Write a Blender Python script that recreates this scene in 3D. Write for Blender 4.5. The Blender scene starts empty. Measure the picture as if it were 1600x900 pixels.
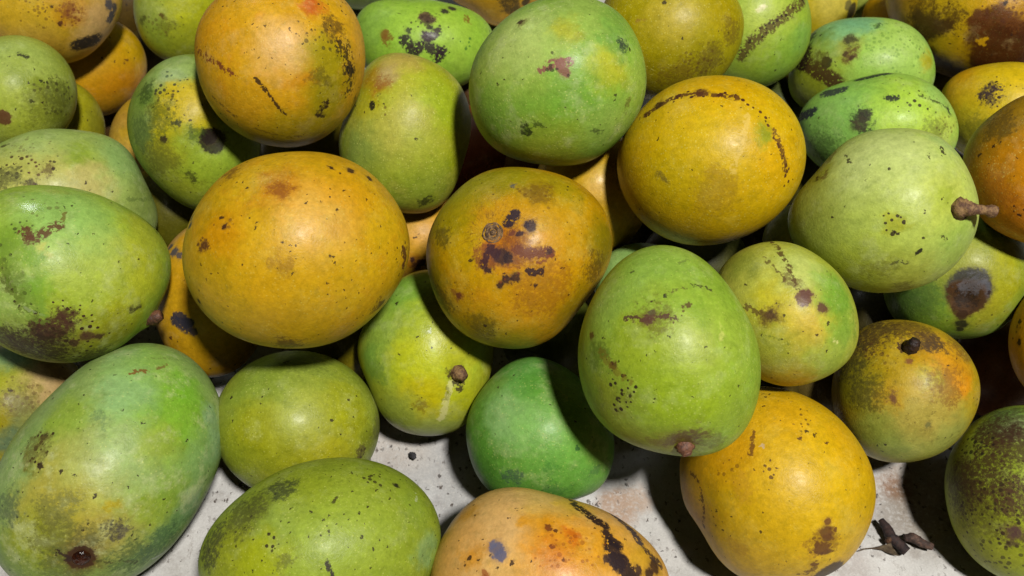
import bpy, bmesh, math, random
import numpy as np
from mathutils import Vector, Matrix
from mathutils.bvhtree import BVHTree

scene = bpy.context.scene
COL = scene.collection

# ------------------------------------------------------------------ camera
PITCH = math.radians(52.0); CAM = Vector((0.0, 0.0, 0.54))
W, H, HFOV = 1600.0, 900.0, math.radians(58.0)
F = W / 2 / math.tan(HFOV / 2)
cam_data = bpy.data.cameras.new('camera')
cam_data.sensor_width = 36.0; cam_data.angle = HFOV
cam_data.dof.use_dof = True; cam_data.dof.focus_distance = 0.50; cam_data.dof.aperture_fstop = 14.0
cam_data.clip_start = 0.01; cam_data.clip_end = 50.0
cam = bpy.data.objects.new('camera', cam_data); COL.objects.link(cam)
cam.location = CAM; cam.rotation_euler = (math.pi / 2 - PITCH, 0, 0)
scene.camera = cam

# ------------------------------------------------------------------ world and lamps
world = bpy.data.worlds.new('World'); scene.world = world; world.use_nodes = True
bg = world.node_tree.nodes['Background']
bg.inputs[0].default_value = (0.9, 0.95, 1.0, 1); bg.inputs[1].default_value = 0.004
scene.view_settings.view_transform = 'Standard'; scene.view_settings.look = 'None'
scene.cycles.diffuse_bounces = 1; scene.cycles.max_bounces = 3
scene.view_settings.exposure = 0.0; scene.view_settings.gamma = 1.0

def aim(o, at):
    o.rotation_euler = (Vector(at) - o.location).to_track_quat('-Z', 'Y').to_euler()
MID = Vector((0.0, 0.42, 0.08))
def area(name, loc, at, size, power, colr):
    d = bpy.data.lights.new(name, 'AREA'); d.shape = 'DISK'; d.size = size; d.energy = power; d.color = colr
    o = bpy.data.objects.new(name, d); COL.objects.link(o); o.location = loc; aim(o, at); return o
VIEW = Vector((0, -math.cos(PITCH), math.sin(PITCH))); UPV = Vector((0, math.sin(PITCH), math.cos(PITCH)))
KEYDIR = (VIEW + Vector((0.36, 0, 0)) + UPV * 0.40).normalized()      # the lamp hangs behind the viewer's right shoulder
area('stall_lamp', CAM + KEYDIR * 1.7, MID, 0.20, 63.0, (1.0, 0.965, 0.90))
area('ceiling_lamp', Vector((-0.74, 1.5, 1.28)), MID, 0.20, 2.2, (0.92, 0.97, 1.0))

# ------------------------------------------------------------------ small helpers
def lin(c):
    r = []
    for v in c[:3]:
        v = v / 255.0
        r.append(v / 12.92 if v <= 0.04045 else ((v + 0.055) / 1.055) ** 2.4)
    return r
ALB = 0.86
def rgba(c): return tuple(min(0.92, v * ALB) for v in lin(c)) + (1.0,)
RGBA = rgba
def px_ray(x, y):
    v = Vector(((x - W / 2) / F, (H / 2 - y) / F, -1.0))
    return (Matrix.Rotation(math.pi / 2 - PITCH, 3, 'X') @ v).normalized()

class Nodes:
    """Short-hand for building one node tree."""
    def __init__(s, name):
        s.m = bpy.data.materials.new(name); s.m.use_nodes = True
        s.t = s.m.node_tree; s.t.nodes.clear()
    def n(s, kind, **kw):
        nd = s.t.nodes.new(kind)
        for k, v in kw.items(): setattr(nd, k, v)
        return nd
    def put(s, sock, v):
        if isinstance(v, bpy.types.NodeSocket): s.t.links.new(v, sock)
        elif v is not None: sock.default_value = v
    def math(s, op, a, b=None, c=None, clamp=False):
        nd = s.n('ShaderNodeMath', operation=op, use_clamp=clamp)
        for i, v in enumerate((a, b, c)): s.put(nd.inputs[i], v) if v is not None else None
        return nd.outputs[0]
    def vec(s, op, a, b=None, scale=None):
        nd = s.n('ShaderNodeVectorMath', operation=op)
        s.put(nd.inputs[0], a)
        if b is not None: s.put(nd.inputs[1], b)
        if scale is not None: s.put(nd.inputs['Scale'], scale)
        return nd.outputs['Value'] if op in ('DISTANCE', 'LENGTH', 'DOT_PRODUCT') else nd.outputs[0]
    def ramp(s, v, a, b, to0=0.0, to1=1.0, smooth=True):
        nd = s.n('ShaderNodeMapRange', clamp=True)
        nd.interpolation_type = 'SMOOTHSTEP' if smooth else 'LINEAR'
        s.put(nd.inputs[0], v); s.put(nd.inputs[1], a); s.put(nd.inputs[2], b)
        s.put(nd.inputs[3], to0); s.put(nd.inputs[4], to1)
        return nd.outputs[0]
    def noise(s, v, scale, detail=2.0, rough=0.5):
        nd = s.n('ShaderNodeTexNoise'); s.put(nd.inputs['Vector'], v)
        nd.inputs['Scale'].default_value = scale; nd.inputs['Detail'].default_value = detail
        nd.inputs['Roughness'].default_value = rough
        return nd.outputs['Fac'] if 'Fac' in nd.outputs else nd.outputs[0], nd.outputs['Color']
    def voronoi(s, v, scale, dim='3D'):
        nd = s.n('ShaderNodeTexVoronoi', voronoi_dimensions=dim); s.put(nd.inputs['Vector'], v); nd.inputs['Scale'].default_value = scale
        return nd.outputs['Distance'], nd.outputs['Color']
    def mix(s, fac, a, b, mode='MIX'):
        nd = s.n('ShaderNodeMix', data_type='RGBA', blend_type=mode, clamp_factor=True)
        s.put(nd.inputs[0], fac); s.put(nd.inputs[6], a); s.put(nd.inputs[7], b)
        return nd.outputs[2]
    def chan(s, c, i):
        nd = s.n('ShaderNodeSeparateColor'); s.put(nd.inputs[0], c); return nd.outputs[i]

DARK = (44, 26, 22)

# ------------------------------------------------------------------ mango skin
def skin(name, base, marks, at, seed, lent=0.5, speck=0.35, smudge=0.25, rough=0.40, orange=False, cloud=0.6, gain=(1, 1, 1), bloom=0.22):
    """marks: list in picture pixels of this very mango; at(x, y) gives (local point, metres per pixel)."""
    N = Nodes(name); rnd = random.Random(seed)
    def rgba(c):                       # ripe skin holds almost no blue
        r, g, b = c
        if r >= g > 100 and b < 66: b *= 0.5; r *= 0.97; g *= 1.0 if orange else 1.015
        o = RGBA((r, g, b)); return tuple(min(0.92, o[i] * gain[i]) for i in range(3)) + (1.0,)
    BLOOM = (0.66, 0.48, 0.2, 1) if orange else ((0.58, 0.48, 0.10, 1) if base[0][0] >= base[0][1] else (0.53, 0.58, 0.28, 1))
    P = N.n('ShaderNodeTexCoord').outputs['Object']
    S = N.vec('ADD', P, (rnd.uniform(-9, 9), rnd.uniform(-9, 9), rnd.uniform(-9, 9)))
    broad, _ = N.noise(S, 26.0, 3.0, 0.55)
    mid, midc = N.noise(S, 95.0, 5.0, 0.6)
    fine, finec = N.noise(S, 480.0, 4.0, 0.6)
    ctr = lambda c, k: N.vec('SCALE', N.vec('SUBTRACT', c, (0.5, 0.5, 0.5)), scale=k)
    Pw = N.vec('ADD', N.vec('ADD', P, ctr(midc, 0.022)), ctr(finec, 0.0035))
    Pf = N.vec('ADD', N.vec('ADD', P, ctr(finec, 0.0042)), ctr(midc, 0.0050))
    vd, vc = N.voronoi(S, 330.0)
    vr = N.chan(vc, 0)
    dotr = N.ramp(vr, 0.0, 1.0, 0.16, 0.46)
    dots = N.math('LESS_THAN', vd, dotr)
    dots = N.ramp(N.math('SUBTRACT', dotr, vd), 0.0, 0.10)
    col = N.mix(N.ramp(broad, 0.36, 0.64), rgba(base[0]), rgba(base[1]))
    if len(base) > 2:
        col = N.mix(N.math('MULTIPLY', N.ramp(mid, 0.52, 0.70), 0.7), col, rgba(base[2]))
    for mk in [m for m in marks if m[0] == 'p']:
        _, x, y, r, c = mk[:5]; st = mk[5] if len(mk) > 5 else 0.9; so = mk[6] if len(mk) > 6 else 0.6
        q, k = at(x, y); r *= k
        d = N.vec('DISTANCE', Pw, q)
        col = N.mix(N.math('MULTIPLY', N.ramp(d, r * (1 - so), r * (1 + so), 1.0, 0.0), st), col, rgba(c))
    # uneven ripening: brightness and tiny streaks of tone in the skin
    val = N.ramp(mid, 0.30, 0.70, 1.0 - 0.20 * cloud, 1.0 + 0.14 * cloud, smooth=False)
    grain, _ = N.noise(N.vec('ADD', S, (2.2, 9.1, 4.7)), 230.0, 6.0, 0.75)
    bl, _ = N.noise(N.vec('ADD', S, (6.2, 2.1, 8.7)), 60.0, 6.0, 0.7)
    col = N.mix(N.math('MULTIPLY', N.ramp(bl, 0.50, 0.72), bloom), col, BLOOM)
    col = N.mix(N.math('MULTIPLY', N.ramp(grain, 0.50, 0.35, 0.0, 1.0), 0.22), col, N.vec('MULTIPLY', col, (0.72, 0.84, 0.6)))
    fval = N.math('MULTIPLY', N.ramp(fine, 0.3, 0.7, 0.90, 1.08, smooth=False), N.ramp(grain, 0.3, 0.7, 0.84, 1.12, smooth=False))
    col = N.vec('SCALE', col, scale=N.math('MULTIPLY', val, fval))
    # sooty smudges
    if smudge > 0:
        sm, _ = N.noise(N.vec('ADD', S, (3.1, 1.7, 5.3)), 240.0, 8.0, 0.76)
        gate, _ = N.noise(N.vec('ADD', S, (1.3, 7.7, 2.2)), 34.0, 2.0, 0.5)
        msk = N.math('MULTIPLY', N.ramp(sm, 0.50, 0.74), N.ramp(gate, 0.46, 0.66))
        col = N.mix(N.math('MULTIPLY', msk, min(1.0, smudge * 1.1)), col, rgba((70, 62, 24)))
    # lenticels: pale pin-pricks
    ld, lc = N.voronoi(S, 600.0)
    lm = N.math('MULTIPLY', N.ramp(ld, 0.14, 0.36, 1.0, 0.0), N.math('MULTIPLY', N.ramp(N.chan(lc, 1), 0.2, 1.0, smooth=False), N.ramp(bl, 0.35, 0.6, 0.35, 1.0)))
    pale = N.mix(0.5, col, (0.80, 0.80, 0.22, 1))
    col = N.mix(N.math('MULTIPLY', lm, lent), col, pale)
    # dark specks of random size, thicker in some places
    sd, sc = N.voronoi(N.vec('ADD', Pf, (rnd.uniform(-5, 5), 3.3, 1.1)), 300.0)
    sr = N.math('MULTIPLY', N.ramp(N.chan(sc, 0), 1.0 - 0.75 * speck, 1.0, 0.0, 0.30, smooth=False), N.ramp(broad, 0.35, 0.6, 0.5, 1.0))
    spk = N.ramp(N.math('SUBTRACT', sr, sd), 0.0, 0.05)
    col = N.mix(N.math('MULTIPLY', spk, 0.85), col, rgba(DARK))
    roughv = N.ramp(mid, 0.3, 0.7, rough + 0.0, rough + 0.12)
    marked = N.math('MULTIPLY', spk, 0.5)
    for mk in marks:
        kind = mk[0]
        if kind == 's':                       # a spot with a ragged edge
            _, x, y, r = mk[:4]; c = mk[4] if len(mk) > 4 else DARK; st = mk[5] if len(mk) > 5 else 0.93
            q, k = at(x, y); r *= k
            dd = N.vec('DISTANCE', Pf, q)
            if r > 0.0015: col = N.mix(N.ramp(dd, r * 0.9, r * (1.8 if r < 0.004 else 1.3), 0.34, 0.0), col, RGBA(tuple(min(255, v * 0.6 + 62 - 18 * i) for i, v in enumerate(c))))
            f = N.math('MULTIPLY', N.ramp(dd, r * (0.76 if r < 0.004 else 0.88), r * (1.2 if r < 0.004 else 1.08), 1.0, 0.0), N.ramp(grain, 0.25, 0.6, st * 0.86, st))
        elif kind == 'd':                     # a cloud of separate dark dots
            _, x, y, r = mk[:4]; c = mk[4] if len(mk) > 4 else DARK; st = mk[5] if len(mk) > 5 else 0.9
            q, k = at(x, y); r *= k
            reg = N.ramp(N.vec('DISTANCE', Pw, q), r * 0.5, r * 1.3, 1.0, 0.0)
            f = N.math('MULTIPLY', N.ramp(N.math('SUBTRACT', N.math('MULTIPLY', dotr, reg), vd), 0.0, 0.07), st)
        elif kind == 'm':                     # fine mottled scurf over a region
            _, x, y, r = mk[:4]; c = mk[4] if len(mk) > 4 else DARK; st = mk[5] if len(mk) > 5 else 0.8
            q, k = at(x, y); r *= k
            reg = N.ramp(N.vec('DISTANCE', Pw, q), r * 0.3, r * 1.3, 0.19, -0.11)
            nn, _ = N.noise(N.vec('ADD', S, (x * 0.01, y * 0.01, 4.4)), 420.0, 8.0, 0.76)
            f = N.math('MULTIPLY', N.ramp(N.math('ADD', nn, reg), 0.50, 0.72), st)
        elif kind == 'r':                     # fine streaks running out from the stem scar
            _, x, y, r, c, st = mk
            q, k = at(x, y); r *= k; nn = at.normal.copy(); ua = nn.orthogonal().normalized(); va = nn.cross(ua)
            rel = N.vec('SUBTRACT', Pf, q)
            ang = N.math('ARCTAN2', N.vec('DOT_PRODUCT', rel, tuple(ua)), N.vec('DOT_PRODUCT', rel, tuple(va)))
            dd = N.vec('LENGTH', rel)
            cmb = N.n('ShaderNodeCombineXYZ'); N.put(cmb.inputs[0], N.math('MULTIPLY', ang, 9.0)); N.put(cmb.inputs[1], N.math('MULTIPLY', dd, 90.0))
            sn, _ = N.noise(cmb.outputs[0], 1.6, 4.0, 0.7)
            f = N.math('MULTIPLY', N.math('MULTIPLY', N.ramp(sn, 0.48, 0.66), N.ramp(dd, r * 0.35, r, 1.0, 0.0)), st)
        elif kind == 'l':                     # a scratch or scar along a path
            _, pts, w = mk[:3]; c = mk[3] if len(mk) > 3 else DARK; st = mk[4] if len(mk) > 4 else 0.85
            brk = mk[5] if len(mk) > 5 else 0.4
            best = None; prev = None; 
            for (x, y) in pts:
                q, k = at(x, y)
                if prev is not None:
                    ab = q - prev; L2 = max(ab.length_squared, 1e-12)
                    pa = N.vec('SUBTRACT', Pf, tuple(prev))
                    h = N.math('MULTIPLY', N.vec('DOT_PRODUCT', pa, tuple(ab)), 1.0 / L2, clamp=True)
                    dd = N.vec('DISTANCE', pa, N.vec('SCALE', tuple(ab), scale=h))
                    best = dd if best is None else N.math('MINIMUM', best, dd)
                prev = q
            ww = w * k
            if brk >= 1.0:                    # dotted
                reg = N.ramp(best, ww * 0.4, ww * 1.3, 1.0, 0.0)
                f = N.math('MULTIPLY', N.ramp(N.math('SUBTRACT', N.math('MULTIPLY', dotr, reg), vd), -0.02, 0.06), st)
            else:
                wv = N.math('MULTIPLY', N.ramp(fine, 0.30 + 0.25 * brk, 0.46 + 0.25 * brk), ww)
                f = N.math('MULTIPLY', N.ramp(N.math('SUBTRACT', wv, best), -ww * 0.25, ww * 0.25), st)
        else:
            continue
        col = N.mix(f, col, RGBA(c)); marked = N.math('MAXIMUM', marked, f)
    bs = N.n('ShaderNodeBsdfPrincipled'); out = N.n('ShaderNodeOutputMaterial')
    N.put(bs.inputs['Base Color'], col)
    N.put(bs.inputs['Roughness'], N.math('ADD', roughv, N.math('MULTIPLY', marked, 0.12)))
    bs.inputs['Specular IOR Level'].default_value = 0.24
    bs.inputs['Subsurface Weight'].default_value = 0.0
    bs.inputs['Subsurface Radius'].default_value = (1.0, 0.6, 0.2); bs.inputs['Subsurface Scale'].default_value = 0.0025
    coat = N.math('MULTIPLY', N.ramp(N.math('ADD', mid, N.math('MULTIPLY', grain, 0.5)), 0.58, 0.95), 0.17)
    coatr = 0.24
    for mk in marks:
        if mk[0] == 'w':                      # a wet patch: glossy film of sap
            _, x, y, r = mk; q, k = at(x, y); r *= k
            f = N.ramp(N.vec('DISTANCE', Pw, q), r * 0.8, r * 1.1, 1.0, 0.0)
            coat = N.math('MAXIMUM', coat, f); coatr = N.ramp(f, 0.0, 1.0, 0.22, 0.17)
    N.put(bs.inputs['Coat Weight'], coat); N.put(bs.inputs['Coat Roughness'], coatr)
    bump = N.n('ShaderNodeBump'); bump.inputs['Strength'].default_value = 0.55; bump.inputs['Distance'].default_value = 0.0006
    pore, _ = N.noise(S, 900.0, 3.0, 0.6)
    hgt = N.math('ADD', N.math('MULTIPLY', mid, 0.9), N.math('ADD', N.math('MULTIPLY', pore, 0.55), N.math('MULTIPLY', lm, 0.16)))
    hgt = N.math('ADD', hgt, N.math('MULTIPLY', grain, 0.35))
    N.put(bump.inputs['Height'], hgt); N.put(bs.inputs['Normal'], bump.outputs[0]); b2 = N.n('ShaderNodeBump'); b2.inputs['Strength'].default_value = 0.22; b2.inputs['Distance'].default_value = 0.0006
    N.put(b2.inputs['Height'], N.math('ADD', mid, N.math('MULTIPLY', grain, 0.8))); N.put(bs.inputs['Coat Normal'], b2.outputs[0])
    N.put(out.inputs[0], bs.outputs[0])
    return N.m

def bark(name, c0, c1, scale=260.0, rough=0.75, bump=0.8):
    N = Nodes(name)
    P = N.n('ShaderNodeTexCoord').outputs['Object']
    a, _ = N.noise(P, scale, 6.0, 0.7); b, _ = N.noise(P, scale * 3.5, 4.0, 0.6)
    col = N.mix(N.ramp(a, 0.38, 0.62), rgba(c0), rgba(c1))
    bs = N.n('ShaderNodeBsdfPrincipled'); out = N.n('ShaderNodeOutputMaterial')
    N.put(bs.inputs['Base Color'], N.vec('SCALE', col, scale=N.ramp(b, 0.3, 0.7, 0.7, 1.2)))
    bs.inputs['Roughness'].default_value = rough
    bp = N.n('ShaderNodeBump'); bp.inputs['Strength'].default_value = bump; bp.inputs['Distance'].default_value = 0.0012
    N.put(bp.inputs['Height'], a); N.put(bs.inputs['Normal'], bp.outputs[0])
    N.put(out.inputs[0], bs.outputs[0]); return N.m

# ------------------------------------------------------------------ the white sheet under the heap
def cheap_noise(p, seed, freq, octaves=3):
    r = np.random.default_rng(seed); v = np.zeros(len(p)); amp = 1.0; tot = 0.0
    for o in range(octaves):
        for _ in range(5):
            k = r.normal(size=3); k *= freq * (2 ** o) / np.linalg.norm(k) * r.uniform(0.6, 1.3)
            v += amp * np.sin(p @ k + r.uniform(0, 6.28)); tot += amp * 0.7
        amp *= 0.5
    return v / tot

def make_sheet():
    nx, ny = 260, 220
    xs = np.linspace(-1.1, 1.1, nx); ys = np.linspace(-0.35, 1.55, ny)
    X, Y = np.meshgrid(xs, ys); p = np.stack([X.ravel(), Y.ravel(), np.zeros(nx * ny)], 1)
    z = 0.0020 * cheap_noise(p, 3, 34.0, 3)
    for (a, x0, y0, h, wd) in ((0.5, -0.09, 0.30, .0034, .006), (1.75, -0.068, 0.27, .0040, .006), (1.45, -0.04, 0.28, -.0036, .007), (-0.7, 0.10, 0.23, .0036, .007), (0.35, 0.10, 0.21, -.003, .006), (0.2, 0.3, 0.24, .0034, .006), (1.2, 0.27, 0.24, .0034, .007), (-0.4, 0.27, 0.2, .003, .006)):
        dist = (X.ravel() - x0) * math.sin(a) - (Y.ravel() - y0) * math.cos(a) + 0.004 * cheap_noise(p, 9, 30, 2)
        z += h * np.exp(-(dist / wd) ** 2)
    p[:, 2] = z - 0.004
    faces = [(j * nx + i, j * nx + i + 1, (j + 1) * nx + i + 1, (j + 1) * nx + i) for j in range(ny - 1) for i in range(nx - 1)]
    me = bpy.data.meshes.new('white_sheet'); me.from_pydata(p.tolist(), [], faces); me.shade_smooth()
    o = bpy.data.objects.new('white_sheet', me); COL.objects.link(o); o['kind'] = 'structure'
    N = Nodes('soiled_white_sheet'); P = N.n('ShaderNodeTexCoord').outputs['Object']
    a, ac = N.noise(P, 14.0, 4.0, 0.6); b, bc = N.noise(P, 70.0, 6.0, 0.7); c, cc = N.noise(P, 420.0, 4.0, 0.65)
    col = N.mix(N.ramp(a, 0.35, 0.65), rgba((219, 218, 215)), rgba((202, 199, 194)))
    col = N.mix(N.math('MULTIPLY', N.ramp(b, 0.50, 0.72), 0.65), col, rgba((160, 152, 146)))
    off = lambda co, k: N.vec('SCALE', N.vec('SUBTRACT', co, (0.5, 0.5, 0.5)), scale=k)
    Pb = N.vec('ADD', P, off(bc, 0.02)); Pc = N.vec('ADD', P, off(cc, 0.006))
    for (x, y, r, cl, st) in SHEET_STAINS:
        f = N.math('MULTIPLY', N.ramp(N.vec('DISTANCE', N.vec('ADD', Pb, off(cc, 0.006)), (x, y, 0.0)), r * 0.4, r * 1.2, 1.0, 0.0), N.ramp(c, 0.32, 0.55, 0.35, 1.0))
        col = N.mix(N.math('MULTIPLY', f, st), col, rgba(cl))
    vd, vc = N.voronoi(Pc, 150.0, '2D'); rr = N.math('MULTIPLY', N.ramp(N.chan(vc, 0), 0.55, 1.0, 0.0, 0.22, smooth=False), N.ramp(b, 0.36, 0.6, 0.25, 1.0))
    sp = N.ramp(N.math('SUBTRACT', rr, vd), 0.0, 0.05)
    col = N.mix(N.math('MULTIPLY', sp, 0.85), col, rgba((66, 58, 54)))
    vd2, vc2 = N.voronoi(N.vec('ADD', N.vec('MULTIPLY', Pc, (1.0, 0.45, 1.0)), (3, 1, 0)), 360.0, '2D')
    sp2 = N.ramp(N.math('SUBTRACT', N.ramp(N.chan(vc2, 1), 0.62, 1.0, 0.0, 0.32, smooth=False), vd2), 0.0, 0.06)
    col = N.mix(N.math('MULTIPLY', sp2, N.ramp(b, 0.4, 0.6, 0.3, 1.0)), col, rgba((92, 82, 76)))
    for (ang, sc, thr, dk) in ((0.5, 60.0, 0.64, (120, 104, 92)), (-0.9, 80.0, 0.66, (100, 92, 86))):
        rot = N.n('ShaderNodeMapping'); N.put(rot.inputs['Vector'], Pb); rot.inputs['Rotation'].default_value = (0, 0, ang); rot.inputs['Scale'].default_value = (1.0, 0.07, 1.0)
        sn, _ = N.noise(rot.outputs[0], sc * 4, 5.0, 0.7)
        col = N.mix(N.math('MULTIPLY', N.ramp(sn, thr - 0.05, thr + 0.08), N.ramp(a, 0.4, 0.6, 0.2, 0.75)), col, rgba(dk))
    gr, _ = N.noise(P, 900.0, 3.0, 0.7)
    col = N.vec('SCALE', col, scale=N.ramp(gr, 0.3, 0.7, 0.86, 1.08, smooth=False))
    bs = N.n('ShaderNodeBsdfPrincipled'); out = N.n('ShaderNodeOutputMaterial')
    N.put(bs.inputs['Base Color'], col); bs.inputs['Roughness'].default_value = 0.62
    bp = N.n('ShaderNodeBump'); bp.inputs['Strength'].default_value = 0.5; bp.inputs['Distance'].default_value = 0.001
    N.put(bp.inputs['Height'], N.math('ADD', b, N.math('MULTIPLY', c, 0.4))); N.put(bs.inputs['Normal'], bp.outputs[0])
    N.put(out.inputs[0], bs.outputs[0]); me.materials.append(N.m)
    return o
SHEET_STAINS = []
def ground_at(x, y):
    r = px_ray(x, y); t = -CAM.z / r.z; return CAM + r * t
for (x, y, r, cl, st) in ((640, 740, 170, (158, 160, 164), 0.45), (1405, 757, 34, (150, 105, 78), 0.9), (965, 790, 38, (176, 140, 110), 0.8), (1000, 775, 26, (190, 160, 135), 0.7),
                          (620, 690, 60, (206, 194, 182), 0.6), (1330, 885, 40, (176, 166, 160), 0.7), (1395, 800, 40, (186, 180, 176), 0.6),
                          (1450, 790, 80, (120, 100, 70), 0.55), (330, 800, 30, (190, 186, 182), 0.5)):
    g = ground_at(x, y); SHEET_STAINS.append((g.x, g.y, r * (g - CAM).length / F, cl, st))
make_sheet()
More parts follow.
